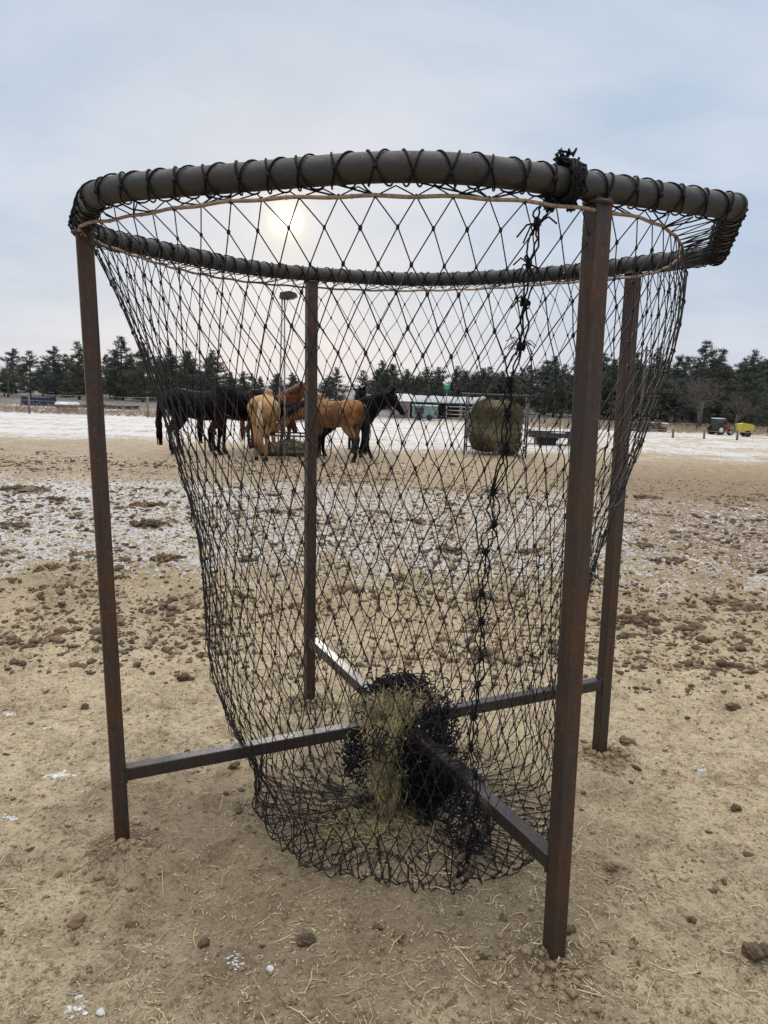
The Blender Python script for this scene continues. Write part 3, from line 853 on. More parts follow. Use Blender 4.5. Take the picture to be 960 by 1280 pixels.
# slack netting bunched up round the crossing
mb = MB()
def tangle(c, s, n, seed, L=.10):
    r = np.random.default_rng(seed)
    for _ in range(n):
        p = V(*c) + r.normal(size=3) * V(*s) * .6; d = norm(r.normal(size=3)); pts = []
        for k in range(9):
            pts.append(p.copy()); d = norm(d + r.normal(size=3) * .5); p = p + d * L / 6
            off = (p - V(*c)) / V(*s); lo = np.linalg.norm(off)
            if lo > 1.1: d = norm(d - off / lo * 1.0)
            p[2] = max(p[2], .01)
        tube(mb, pts, .0026, 4, caps=False)
        for q in pts[::4]: mb.add(kv * .0042 + q, kf)
TANG = [((CX[0] + .125, CX[1] - .165, .21), (.085, .10, .17), 420), ((CX[0] + .01, CX[1] + .06, CX[2] + .11), (.12, .07, .05), 260), ((CX[0] - .04, CX[1] - .22, .30), (.11, .05, .10), 16), ((CX[0] + .25, CX[1] - .40, .12), (.08, .10, .09), 70),
        ((CX[0] - .15, CX[1] - .04, .20), (.07, .10, .12), 120), ((CX[0] + .15, CX[1] + .02, .34), (.08, .08, .07), 60)]
for k, (c, s, n) in enumerate(TANG): tangle(c, s, n, 40 + k)
# turns of slack cord lying over the front right crossbar
dbar = norm(bp['FR'] - CX); nb = norm(np.cross(dbar, V(0, 0, 1)))
for q in range(26):
    u = .30 + .26 * rs.random(); c = CX + (bp['FR'] - CX) * u
    ring = [c + nb * (.031 + .006 * rs.random()) * np.sign(math.cos(g)) * abs(math.cos(g)) ** .4 + V(0, 0, (.031 + .004 * rs.random()) * np.sign(math.sin(g)) * abs(math.sin(g)) ** .4 - (.0 if math.sin(g) > 0 else .05 * rs.random())) + dbar * (.03 * math.sin(g + q)) for g in np.linspace(0, 2 * PI, 18, endpoint=False)]
    tube(mb, ring, .0025, 4, closed=True)
child(mb, 'bunched_netting', M['lace'], net)

# hay left in the net, draped over the crossing
mb = MB(); rh = np.random.default_rng(77)
spine = resample(np.array([(CX[0] - .0, CX[1] + .05, CX[2] + .06), (CX[0] - .035, CX[1] - .03, CX[2] + .09), (CX[0] - .055, CX[1] - .12, CX[2] + .02), (CX[0] - .065, CX[1] - .18, .20), (CX[0] - .06, CX[1] - .22, .10), (CX[0] - .04, CX[1] - .25, .04)]), 60, False)
for _ in range(4200):
    u = rh.random() ** .95; i = int(u * 58); p = spine[i]; tn = norm(spine[i + 1] - spine[i])
    rad = np.interp(u, [0, .2, .4, .7, 1], [.062, .056, .034, .024, .015])
    lock = math.floor(rh.random() * 9); rl_ = np.random.default_rng(lock + 170); tip_ = .55 + .45 * rl_.random()
    if u > tip_: continue
    off = rl_.normal(size=3) * .62 * rad * V(1.25, .7, .3) + rh.normal(size=3) * .24 * rad + V(.02 * math.sin(u * 9 + lock), 0, 0)
    d = norm(tn + rh.normal(size=3) * (1.0 if u < .3 else .30)); l = .03 + (.15 if u < .4 else .11) * rh.random() ** 1.7
    if rh.random() < .06: off = off * 1.9; d = norm(d + rh.normal(size=3) * .7)
    q = p + off; bend = rh.normal(size=3) * .22 * l
    pts = [q - d * l / 2, q + bend, q + d * l / 2]
    for g in pts: g[2] = max(g[2], .006)
    tube(mb, pts, [.0007, .0013, .0007], 3, caps=False)
for (c, s, n) in (((CX[0] - .11, CX[1] + .03, CX[2] + .05), (.09, .06, .04), 380), ((CX[0] - .10, CX[1] - .32, .03), (.17, .13, .012), 520)):
    for _ in range(n):
        q = V(*c) + rh.normal(size=3) * V(*s) * .6; d = norm(rh.normal(size=3) * V(1, 1, .4)); l = .03 + .07 * rh.random()
        pts = [q - d * l / 2, q + rh.normal(size=3) * .12 * l, q + d * l / 2]
        for g in pts: g[2] = max(g[2], .008)
        tube(mb, pts, [.0008, .0012, .0007], 3, caps=False)
mb.v = [tuple(V(*q) - CX) for q in mb.v]
o = mb.build('hay_wad', M['hay'], loc=tuple(CX)); tag(o, 'wad of olive hay hanging over the crossed bars inside the black net', 'hay')

# ------------------------------------------------------------------ horses
def coat(name, body, dark, legs=None, legtop=.0, belly=None):
    """coat colour with breed markings: dark (or pale) lower legs, lighter flank"""
    t = NT(name); p = t.coord(); z = t.sep(p)[2]
    n = t.noise(p, 3.2, 4, .55); h = t.noise(t.scale(p, (40, 40, 9)), 3, 4, .6)
    c = t.mix(t.step(n, .40, .60), tuple(q * 1.12 for q in body), tuple(q * .85 for q in dark))
    if belly: c = t.mix(t.step(t.math('ADD', z, t.math('MULTIPLY', n, .3)), 1.12, .80, 0, .8), c, belly)
    c = t.mix(t.step(h, .4, .7, 0, .3), c, tuple(q * .6 for q in body))
    if legs: c = t.mix(t.step(t.math('ADD', z, t.math('MULTIPLY', t.math('SUBTRACT', n, .5), .25)), legtop + .08, legtop - .08), c, legs)
    dn = t.noise(p, 9, 6, .7); c = t.mix(t.step(t.math('ADD', dn, t.math('MULTIPLY', z, -.12)), .40, .56, 0, .35), c, tuple(q * .55 + min(.02, q * .3) for q in body))
    c = t.mix(t.step(z, .085, .075), c, (.03, .025, .02))
    return t.done(c, .62, t.bump(h, .15, .006), spec=.05)

def loft(mb, pts, ry, rz, sides=14):
    """elliptical tube: ry = half width across the horse, rz = half height in its own plane; pts (x, y, z)"""
    P = np.array(pts, float); n = len(P)
    # densify with smooth interpolation
    u = np.arange(n); uu = np.linspace(0, n - 1, (n - 1) * 4 + 1)
    def sm(a):
        a = np.asarray(a, float); m = np.zeros(n); m[1:-1] = (a[2:] - a[:-2]) / 2; m[0] = a[1] - a[0]; m[-1] = a[-1] - a[-2]
        i = np.minimum(uu.astype(int), n - 2); f = uu - i
        return (2 * f ** 3 - 3 * f ** 2 + 1) * a[i] + (f ** 3 - 2 * f ** 2 + f) * m[i] + (-2 * f ** 3 + 3 * f ** 2) * a[i + 1] + (f ** 3 - f ** 2) * m[i + 1]
    Q = np.stack([sm(P[:, k]) for k in range(3)], 1); a = np.maximum(sm(ry), .006); b = np.maximum(sm(rz), .006)
    t = np.gradient(Q, axis=0); t /= np.linalg.norm(t, axis=1)[:, None]
    v = []
    for q, tt, x, y in zip(Q, t, a, b):
        lat = norm(V(0, 1, 0) - tt * tt[1]); nn = np.cross(tt, lat)
        for g in np.arange(sides) / sides * 2 * PI: v.append(q + lat * x * math.cos(g) + nn * y * math.sin(g))
    m = len(Q)
    f = [(i * sides + j, i * sides + (j + 1) % sides, (i + 1) * sides + (j + 1) % sides, (i + 1) * sides + j) for i in range(m - 1) for j in range(sides)]
    f += [tuple(range(sides - 1, -1, -1)), tuple((m - 1) * sides + j for j in range(sides))]
    mb.add(v, f); return Q

def horse(loc, yaw, sc, label, mat, hair, neck=45, head=-40, nyaw=0, hairtail=None, lf=(0, 0), lh=(0, 0), seed=0, kind='horse', fat=1.0):
    r = np.random.default_rng(seed)
    root = empty(kind, (loc[0], loc[1], gz(loc[0], loc[1])), math.radians(yaw), label, 'horse', 'horses gathered round the far feeders')
    root.scale = (sc, sc, sc)
    mb = MB()
    w = fat
    loft(mb, [(-.86, 0, 1.14), (-.81, 0, 1.15), (-.70, 0, 1.165), (-.52, 0, 1.16), (-.30, 0, 1.12), (-.08, 0, 1.085), (.15, 0, 1.08), (.36, 0, 1.10), (.53, 0, 1.12), (.65, 0, 1.13), (.71, 0, 1.13)],
         [.08, .17 * w, .25 * w, .28 * w, .27 * w, .285 * w, .285 * w, .25 * w, .205, .14, .05], [.10, .19, .26, .30, .30, .315, .325, .33, .28, .19, .07], 18)
    loft(mb, [(-.05, 0, 1.29), (.15, 0, 1.33), (.32, 0, 1.37), (.48, 0, 1.36), (.60, 0, 1.30)], [.04, .07, .075, .09, .05], [.06, .08, .085, .10, .06], 10)   # withers
    for s in (-1, 1):
        fx, hx = lf[(s + 1) // 2], lh[(s + 1) // 2]
        loft(mb, [(.46, s * .13, 1.12), (.43, s * .155, .92), (.44 + .2 * fx, s * .145, .74), (.45 + .5 * fx, s * .14, .50), (.44 + .75 * fx, s * .138, .30), (.44 + fx, s * .135, .14), (.475 + fx, s * .135, .075), (.50 + fx, s * .135, .0)],
             [.09, .085, .066, .050, .034, .040, .042, .056], [.17, .13, .085, .056, .042, .048, .048, .066], 10)
        loft(mb, [(-.55, s * .14, 1.16), (-.52, s * .165, .98), (-.49 + .1 * hx, s * .155, .82), (-.60 + .4 * hx, s * .135, .64), (-.685 + .6 * hx, s * .125, .51), (-.68 + .8 * hx, s * .122, .32), (-.675 + hx, s * .12, .15), (-.64 + hx, s * .12, .075), (-.62 + hx, s * .12, .0)],
             [.13, .12, .09, .062, .050, .036, .042, .042, .056], [.24, .21, .155, .10, .064, .046, .050, .048, .066], 10)
    # neck and head, laid out in the side plane, then swung sideways by nyaw
    na, ha = math.radians(neck), math.radians(head)
    N0 = V(.42, 0, 1.20); nd = V(math.cos(na), 0, math.sin(na)); Lk = .80
    d0 = V(math.cos((na + .6) / 2), 0, math.sin((na + .6) / 2))
    ncl = [N0 - nd * .10, N0 + d0 * .16, N0 + d0 * .16 + nd * .20, N0 + d0 * .16 + nd * .42, N0 + d0 * .16 + nd * (Lk - .16)]
    poll = ncl[-1]; hd = V(math.cos(ha), 0, math.sin(ha)); up = V(-hd[2], 0, hd[0])
    wy = [0, .25, .5, .8, 1.0]
    ny = math.radians(nyaw)
    def swing(p, wgt):
        q = p - N0; c, s = math.cos(ny * wgt), math.sin(ny * wgt)
        return N0 + V(q[0] * c - q[1] * s, q[0] * s + q[1] * c, q[2])
    loft(mb, [swing(p, k) for p, k in zip(ncl, wy)], [.18, .165, .125, .10, .085], [.33, .31, .235, .18, .14], 14)
    hp = [poll - hd * .07, poll + hd * .04 - up * .02, poll + hd * .18 - up * .035, poll + hd * .34 - up * .02, poll + hd * .50 - up * .012, poll + hd * .585 - up * .02, poll + hd * .615 - up * .03]
    loft(mb, [swing(p, 1) for p in hp], [.055, .085, .095, .070, .055, .058, .03], [.07, .115, .135, .10, .072, .066, .035], 14)
    c_, s_ = math.cos(ny), math.sin(ny); lat = V(-s_, c_, 0)
    for s in (-1, 1):
        e0 = swing(poll + up * .07 - hd * .03, 1) + lat * s * .05
        e1 = e0 + (swing(poll + up, 1) - swing(poll, 1)) * .075 + lat * s * .012 + V(0, 0, .035); e2 = e1 + V(0, 0, .06)
        tube(mb, [e0, e1, e2], [.034, .033, .012], 8)
    body = mb.build('body', mat, None)
    m = body.modifiers.new('r', 'REMESH'); m.mode = 'VOXEL'; m.voxel_size = .0165; m.use_smooth_shade = True
    m2 = body.modifiers.new('s', 'SMOOTH'); m2.factor = .5; m2.iterations = 5
    dg = bpy.context.evaluated_depsgraph_get(); nm = bpy.data.meshes.new_from_object(body.evaluated_get(dg))
    body.modifiers.clear(); body.data = nm; body.parent = root
    if not nm.materials: nm.materials.append(mat)
    nm.polygons.foreach_set('use_smooth', [True] * len(nm.polygons))
    for s in (-1, 1):
        e = MB(); p = swing(poll + hd * .17 + up * .045, 1) + lat * s * .082
        v, f = ico(2); e.add(v * .021 + p, f); e.build('eye', M['eye'], root)
    # mane: locks along the crest, and a forelock
    mn = MB()
    crest = [swing(p + V(-nd[2], 0, nd[0]) * h_, k) for p, h_, k in zip(ncl[1:], (.295, .225, .175, .135), wy[1:])]
    crest = resample(np.array(crest), 60, False)
    for i in range(60):
        for _ in range(3):
            p = crest[i]; s = -1 if r.random() < .7 else 1
            l = .12 + .12 * r.random()
            pts = [p - V(0, 0, .03), p + lat * s * .03 + V(0, 0, .012), p + lat * s * (.09 + .03 * r.random()) - V(0, 0, l * .6) + nd * .03 * r.normal(), p + lat * s * (.10 + .03 * r.random()) - V(0, 0, l) + nd * .04 * r.normal()]
            tube(mn, pts, [.014, .018, .013, .003], 5)
    for _ in range(10):
        p = swing(poll + up * .09, 1) + lat * r.normal() * .02
        q = swing(poll + up * .10 + hd * (.14 + .06 * r.random()), 1) + lat * r.normal() * .035
        tube(mn, [p, (p + q) / 2 + (swing(poll + up, 1) - swing(poll, 1)) * .02, q], [.014, .014, .003], 5)
    mn.build('mane', hair, root)
    tl = MB()
    loft(tl, [(-.80, 0, 1.31), (-.885, 0, 1.26), (-.93, 0, 1.10), (-.945, 0, .85), (-.94, 0, .60), (-.925, 0, .40), (-.91, 0, .30)], [.035, .045, .06, .075, .075, .05, .012], [.035, .04, .05, .058, .055, .04, .012], 10)
    for _ in range(70):
        y0 = r.normal() * .03; x0 = -.93 + r.normal() * .02; y1 = y0 + r.normal() * .03; zt = 1.1 - .5 * r.random()
        tube(tl, [(x0, y0, zt), (x0 - .02 + r.normal() * .015, (y0 + y1) / 2, zt - .25), (x0 + .01 + r.normal() * .02, y1, max(.18, zt - .5 - .3 * r.random()))], [.012, .012, .002], 4)
    tl.build('tail', hairtail or hair, root)
    return root

black_hair = simple('black_horse_hair', (.006, .0055, .006), (.012, .010, .009), 30, .6, .3, .01, (1, 1, .15), spec=.08)
tn = NT('cream_tail'); p_ = tn.coord(); zz_ = tn.sep(p_)[2]
nn_ = tn.noise(tn.scale(p_, (40, 40, 4)), 2, 4, .6)
cream_tail = tn.done(tn.mix(tn.step(nn_, .3, .7), tn.mix(tn.step(zz_, .75, 1.05), (.32, .13, .045), (.52, .43, .31)), (.30, .2, .11)), .6)
rust_hair = simple('chestnut_hair', (.17, .06, .028), (.10, .035, .018), 30, .6, .3, .01, (1, 1, .15))
grey_hair = simple('grey_hair', (.10, .095, .095), (.2, .19, .19), 30, .6, .3, .01, (1, 1, .15))
C_bay = coat('dark_bay_coat', (.0065, .0048, .0048), (.005, .004, .0045), (.004, .0035, .004), .62, (.028, .012, .009))
C_pal = coat('palomino_coat', (.40, .245, .122), (.31, .17, .075), (.30, .17, .09), .45, (.32, .19, .10))
C_sor = coat('sorrel_coat', (.20, .060, .026), (.13, .035, .018), None, 0, (.10, .028, .018))
C_buck = coat('buckskin_coat', (.215, .108, .045), (.135, .062, .026), (.012, .010, .010), .58, (.27, .15, .07))
C_blk = coat('black_coat', (.004, .004, .005), (.006, .0055, .006), (.004, .004, .004), .5)
C_grey = coat('dapple_grey_coat', (.36, .35, .35), (.20, .195, .20), (.10, .095, .10), .5)

horse((-4.28, 17.9), 2, 1.04, 'dark bay horse with a long black tail at the left end of the herd', C_bay, black_hair, neck=-6, head=-66, lf=(-.05, .03), lh=(.02, .16), seed=1, fat=1.18)
C_bay2 = coat('seal_brown_coat', (.009, .006, .0055), (.006, .0045, .004), (.005, .004, .004), .5, (.085, .035, .02))
horse((-3.62, 18.95), 10, .98, 'dark brown horse with a reddish belly standing between the bay and the palomino', C_bay2, black_hair, neck=-14, head=-68, lf=(.04, -.05), lh=(-.03, .05), seed=8, fat=1.15)
horse((-2.74, 17.40), 92, .97, 'golden palomino horse standing with its rump and cream tail toward the camera', C_pal, cream_tail, neck=-26, head=-60, nyaw=10, lf=(0, .05), lh=(-.04, .08), seed=2, hairtail=cream_tail, fat=1.22)
horse((-2.95, 19.75), -28, .98, 'chestnut horse with raised neck behind the palomino horse', C_sor, rust_hair, neck=36, head=-58, nyaw=-6, lf=(0, .04), lh=(.05, -.03), seed=3, fat=1.15)
horse((-1.22, 17.55), 150, .95, 'buckskin horse with black legs, head down right of the ring feeder', C_buck, black_hair, neck=-20, head=-48, nyaw=26, lf=(.08, -.06), lh=(.10, -.05), seed=4, fat=1.2)
horse((-.92, 18.45), -16, .93, 'black horse standing behind the buckskin with its head up, looking right', C_blk, black_hair, neck=33, head=-52, lf=(.20, -.16), lh=(.05, -.05), seed=5, fat=1.15)
horse((-.80, 20.3), -82, .96, 'dark horse mostly hidden behind the buckskin, only its ears and mane above', C_blk, black_hair, neck=34, head=-70, seed=6)
horse((2.86, 22.75), -112, .98, 'dappled grey horse behind the round hay bale with its head lowered at the left side', C_grey, grey_hair, neck=-24, head=-76, nyaw=-12, seed=7)

# ------------------------------------------------------------------ things at the far feeders
G = lambda x, y: gz(x, y)
def rod(mb, a, b, r, sides=8): tube(mb, [V(*a), V(*b)], r, sides); return mb
ring = empty('ring_feeder', (-2.30, 18.55, G(-2.3, 18.55)), 0, 'low dark ring feeder with upright bars among the horses', 'ring feeder')
for z_ in (.10, .50):
    mb = MB(); tube(mb, [(.72 * math.cos(a), .62 * math.sin(a), z_) for a in np.linspace(0, 2 * PI, 40, endpoint=False)], .022, 8, closed=True); mb.build('rail', M['darkmetal'], ring)
for k in range(14):
    a = k / 14 * 2 * PI; mb = MB(); rod(mb, (.72 * math.cos(a), .62 * math.sin(a), 0), (.72 * math.cos(a), .62 * math.sin(a), .5), .016); mb.build('upright', M['darkmetal'], ring)
mb = MB(); lump(mb, (0, 0, .1), (.62, .52, .24), 4, .25, 3)
rh = np.random.default_rng(3)
for _ in range(900):
    a = rh.random() * 6.28; d = .68 * math.sqrt(rh.random()); q = V(d * math.cos(a), d * math.sin(a) * .85, .12 + .22 * (1 - d / .7) + .06 * rh.random()); e = norm(rh.normal(size=3)) * .07
    tube(mb, [q - e, q + V(0, 0, .02), q + e], .004, 3, caps=False)
o = mb.build('hay_pile', M['balehay'], loc=(-2.30, 18.55, G(-2.3, 18.55))); tag(o, 'dark heap of hay inside the ring feeder', 'hay pile')

lamp = empty('pole_light', (-2.33, 17.15, G(-2.33, 17.15)), 0, 'tall slender twin-rod pole with a dark box head above the horses', 'light pole')
for dx_ in (-.045, .045):
    mb = MB(); tube(mb, [(dx_ * 1.6, 0, 0), (dx_ * 1.3, 0, 1.4), (dx_ * .8, .0, 2.6), (dx_ * .6 + .0, 0, 3.50)], .017, 8); mb.build('pole', M['galv'], lamp)
mb = MB()
P = [(-.08, 3.48), (-.06, 3.60), (.14, 3.64), (.28, 3.60), (.30, 3.53), (.20, 3.48), (.02, 3.46)]
n_ = len(P); v = [(x, y, z) for y in (-.11, .11) for x, z in P]
mb.add(v, [tuple(range(n_)), tuple(range(2 * n_ - 1, n_ - 1, -1))] + [(j, n_ + j, n_ + (j + 1) % n_, (j + 1) % n_) for j in range(n_)])
mb.build('lamp_head', M['darkmetal'], lamp, smooth=False)

# round bale in its own frame
by, bx = 20.95, 2.95
bf = empty('bale_feeder', (bx, by, G(bx, by)), math.radians(-8), 'thin black frame with a double top bar holding the round hay bale', 'bale feeder')
for s in (-1, 1):
    mb = MB(); rod(mb, (s * .80, -.72, 0), (s * .80, -.72, 1.60), .022); mb.build('leg', M['darkmetal'], bf)
    mb = MB(); rod(mb, (s * .80, .72, 0), (s * .80, .72, 1.60), .022); mb.build('leg', M['darkmetal'], bf)
for y_, z_ in ((-.72, 1.60), (.72, 1.60)):
    mb = MB(); rod(mb, (-1.0, y_, z_), (.98, y_, z_), .026); mb.build('top_bar', M['darkmetal'], bf)
for s in (-1, 1):
    mb = MB(); rod(mb, (s * .8, -.70, .25), (s * .8, .70, .25), .02); mb.build('side_bar', M['darkmetal'], bf)
mb = MB(); rod(mb, (-.78, -.72, .24), (-.45, -.72, .24), .018); mb.build('side_bar', M['darkmetal'], bf)
tb = NT('bale_surface'); p_ = tb.coord(); a_ = tb.noise(tb.scale(p_, (3, 3, 14)), 7, 7, .78); b_ = tb.noise(p_, 2.2, 4, .6)
cb = tb.mix(tb.step(a_, .3, .7), (.045, .040, .020), (.24, .20, .105)); cb = tb.mix(tb.step(b_, .5, .68, 0, .7), cb, (.06, .055, .025))
balemat = tb.done(cb, .9, tb.bump(a_, .8, .05))
v, f = ico(5); d = np.zeros(len(v)); rb = np.random.default_rng(8)
for fr_, am in ((2, .05), (4, .04), (9, .028), (20, .018)):
    for _ in range(3): d += am / 1.5 * np.sin(v @ (rb.normal(size=3) * fr_) + rb.random() * 6)
sq = np.sign(v) * np.abs(v) ** V(.52, .75, .52); dist = np.linalg.norm(sq[:, [0, 2]], axis=1)
w_ = sq * V(.73, .62, .72) * .90 * (1 + d)[:, None]
hole = np.exp(-(((v[:, 0] - .12) / .30) ** 2 + ((v[:, 2] - .15) / .28) ** 2)) * (v[:, 1] < -.3)
w_[:, 1] += hole * .40
mb = MB(); mb.add(w_ + V(0, 0, .74), f)
for _ in range(6000):
    i = rb.integers(len(v)); q = w_[i] + V(0, 0, .74); e = norm(rb.normal(size=3)) * (.04 + .05 * rb.random())
    tube(mb, [q - e, q + v[i] * .03, q + e], .004, 3, caps=False)
o = mb.build('round_bale', balemat, loc=(bx, by, G(bx, by))); o.rotation_euler.z = math.radians(-8)
tag(o, 'big round olive hay bale with a dark eaten hollow in its face', 'hay bale')

tx, ty = 5.75, 25.6
tr = empty('feed_bunk', (tx, ty, G(tx, ty)), math.radians(-2), 'long low dark feed bunk with snow along its top, right of the round bale', 'feed bunk')
mb = MB(); tp = [(-.95, .24), (-1.05, .46), (1.05, .46), (.95, .24)]
for y_ in (-.45, .45): box(mb, (0, y_, .36), (2.2, .05, .22))
for x_ in (-1.08, 1.08): box(mb, (x_, 0, .36), (.05, .85, .22))
box(mb, (0, 0, .27), (2.1, .85, .04)); mb.build('trough', M['darkmetal'], tr, smooth=False)
mb = MB(); lump(mb, (0, 0, .42), (1.02, .40, .06), 3, .25, 4); mb.build('snow_cover', M['snow'], tr)
for x_ in (-.5, .62):
    mb = MB(); box(mb, (x_, 0, .12), (.62, .7, .24)); mb.build('skid', M['tyre'], tr, smooth=False)

# ------------------------------------------------------------------ buildings and gear in the distance
def shed_thing():
    s = empty('open_shed', (3.0, 47.5, G(3, 47.5)), math.radians(-2), 'long low open-fronted shed with a snow covered roof behind the herd', 'shed')
    mb = MB(); box(mb, (0, 1.7, .62), (5.6, .08, 1.24)); mb.build('back_wall', M['wood'], s, smooth=False)
    mb = MB(); v = [(-2.9, -1.6, 1.05), (2.9, -1.6, 1.05), (2.9, 2.0, 1.42), (-2.9, 2.0, 1.42)]
    v += [(x, y, z + .06) for x, y, z in v]
    mb.add(v, [(3, 2, 1, 0), (4, 5, 6, 7), (0, 1, 5, 4), (1, 2, 6, 5), (2, 3, 7, 6), (3, 0, 4, 7)]); rf = mb.build('roof', M['teal'], s, smooth=False)
    mb = MB(); g = MB(); nxs = 24
    v = []; f = []
    for i in range(nxs + 1):
        for k in range(9):
            x = -2.88 + 5.76 * i / nxs; u = k / 8; th = .10 * math.sin(PI * min(max(u, .02), .98)) ** .3 + .02 * math.sin(i * 1.7 + k)
            v.append((x, -1.62 + 3.6 * u, 1.115 + .37 * u + (th if 0 < k < 8 else 0)))
    f = [(i * 9 + k, (i + 1) * 9 + k, (i + 1) * 9 + k + 1, i * 9 + k + 1) for i in range(nxs) for k in range(8)]
    mb.add(v, f); mb.build('roof_snow', M['dirtysnow'], s); s.scale = (1, 1, .86)
    for x_ in (-2.7, -1.35, 0, 1.35, 2.7):
        mb = MB(); box(mb, (x_, -1.5, .53), (.12, .12, 1.06)); mb.build('post', M['wood'], s, smooth=False)
    for x_ in (-2.78, 2.78):
        mb = MB(); box(mb, (x_, .1, .55), (.06, 3.1, 1.1)); mb.build('side_wall', M['wood'], s, smooth=False)
shed_thing()
q = empty('small_shed', (.75, 45.5, G(.75, 45.5)), 0, 'pale pinkish shed with a snowy roof just right of the black horse head', 'shed')
mb = MB(); box(mb, (0, 0, .5), (1.1, 1.2, 1.0)); mb.build('wall', M['pink'], q, smooth=False)
mb = MB(); v = [(-.62, -.7, .98), (.62, -.7, .98), (.62, .7, .98), (-.62, .7, .98), (-.62, 0, 1.4), (.62, 0, 1.4)]
mb.add(v, [(0, 1, 5, 4), (2, 3, 4, 5), (0, 4, 3), (1, 2, 5), (3, 2, 1, 0)]); mb.build('roof', M['snow'], q, smooth=False)
mb = MB(); box(mb, (.15, -.62, .36), (.4, .05, .72)); mb.build('door', M['wood'], q, smooth=False)
q = empty('stock_trailer', (2.05, 43.0, G(2.05, 43)), 0, 'small pale teal stock trailer parked in front of the open shed', 'trailer')
mb = MB(); box(mb, (0, 0, .48), (1.35, .8, .62)); mb.build('box_body', M['teal'], q, smooth=False)
mb = MB(); box(mb, (0, 0, .815), (1.4, .84, .05)); mb.build('roof', M['snow'], q, smooth=False)
mb = MB(); box(mb, (-.30, -.41, .52), (.5, .03, .34)); mb.build('window', M['glass'], q, smooth=False)
for x_ in (-.3, .25):
    mb = MB(); tube(mb, [(x_, -.46, .17), (x_, -.36, .17)], .16, 16); mb.build('wheel', M['tyre'], q, smooth=False)
mb = MB(); rod(mb, (.68, 0, .25), (1.1, 0, .22), .03); mb.build('tow_bar', M['darkmetal'], q)
q = empty('livestock_panels', (4.15, 43.5, G(4.15, 43.5)), 0, 'stack of grey gate panels leaning below the right end of the shed roof', 'panels')
for z_ in (.15, .36, .57, .78):
    mb = MB(); rod(mb, (-.85, 0, z_), (.85, 0, z_), .028); mb.build('rail', M['galv'], q)
for x_ in (-.85, 0, .85):
    mb = MB(); rod(mb, (x_, 0, 0), (x_, 0, .82), .03); mb.build('upright', M['galv'], q)
q = empty('sign_board', (3.45, 46.0, G(3.45, 46)), 0, 'small bright green board on a post above the shed roof', 'sign')
mb = MB(); box(mb, (0, -.03, 1.86), (.34, .03, .26)); mb.build('board', M['green'], q, smooth=False)
mb = MB(); rod(mb, (0, 0, 0), (0, 0, 1.95), .03); mb.build('post', M['wood'], q)

# left side: blue tarps, hutch and wire fence
for (x_, y_, w_, h_, lab) in ((-18.4, 41.0, 1.9, .62, 'blue tarp sheet hung under the pines nearest the left edge'), (-16.1, 40.5, 2.3, .32, 'low blue tarp windbreak behind the white hutch'), (-13.9, 40.4, 2.0, .34, 'low blue tarp windbreak beside the front left post')):
    q = empty('tarp_screen', (x_, y_, G(x_, y_)), 0, lab, 'tarp', 'blue tarps under the left pines')
    mb = MB(); v = []; f = []
    for side in (0, 1):
        for i in range(25):
            for k in range(6):
                x = -w_ / 2 + w_ * i / 24; z = .12 + (h_ - .12) * k / 5 - .05 * math.sin(PI * i / 24) * (k == 5)
                v.append((x, .05 * math.sin(i * .9) + .03 * math.sin(i * 2.3 + k) + side * .012, z))
    for side in (0, 1):
        o_ = side * 150
        f += [(o_ + i * 6 + k, o_ + (i + 1) * 6 + k, o_ + (i + 1) * 6 + k + 1, o_ + i * 6 + k + 1) for i in range(24) for k in range(5)]
    mb.add(v, f); mb.build('sheet', M['blue'], q)
    for s in (-1, 1):
        mb = MB(); rod(mb, (s * w_ / 2, 0, 0), (s * w_ / 2, 0, h_ + .06), .035); mb.build('post', M['wood'], q)
q = empty('hutch', (-15.75, 38.2, G(-15.75, 38.2)), 0, 'low animal hutch with a white curved roof in front of the blue tarps', 'hutch')
mb = MB(); box(mb, (0, 0, .17), (.78, .7, .34)); mb.build('wall', M['wood'], q, smooth=False)
mb = MB(); v = []
for x_ in (-.46, .46):
    for a in np.linspace(0, PI, 10): v.append((x_ + .0, .42 * math.cos(a), .33 + .16 * math.sin(a)))
mb.add(v, [(i, i + 1, 11 + i, 10 + i) for i in range(9)] + [tuple(range(9, -1, -1)), tuple(range(10, 20)), (0, 10, 19, 9)]); mb.build('roof', M['white'], q)

def fence(pts, label, ph, wires, pr=.045, wmat='galv'):
    p0 = V(*pts[0], 0); f = empty('wire_fence', (p0[0], p0[1], 0), 0, label, 'fence')
    for x, y in pts:
        mb = MB(); z = G(x, y); rod(mb, (x - p0[0], y - p0[1], z - .1), (x - p0[0], y - p0[1], z + ph * (.94 + .12 * random.random())), pr); mb.build('post', M['wood'], f)
    for w_ in wires:
        mb = MB(); L = []
        for (xa, ya), (xb, yb) in zip(pts[:-1], pts[1:]):
            for u in np.linspace(0, 1, 6, endpoint=False): L.append((xa + (xb - xa) * u - p0[0], ya + (yb - ya) * u - p0[1] - pr, w_ - .03 * math.sin(PI * u)))
        L.append((pts[-1][0] - p0[0], pts[-1][1] - p0[1] - pr, w_)); tube(mb, L, .006 if wmat == 'galv' else .012, 4); mb.build('wire', M[wmat], f)
fence([(-24.4, 34.5), (-21.6, 34.7), (-18.8, 34.6), (-15.98, 34.62), (-13.47, 35.07), (-10.9, 35.3), (-8.2, 35.4), (-5.4, 35.6)], 'thin wire fence on wooden posts along the snow below the left pines', .95, (.3, .6, .88))
fence([(8.6, 33.3), (10.3, 33.2), (12.2, 33.05), (13.63, 33.29), (14.87, 32.89), (17.5, 32.9), (20.5, 32.8)], 'low rope fence on short posts along the snow below the right pines', .42, (.34,), .05, 'cord')

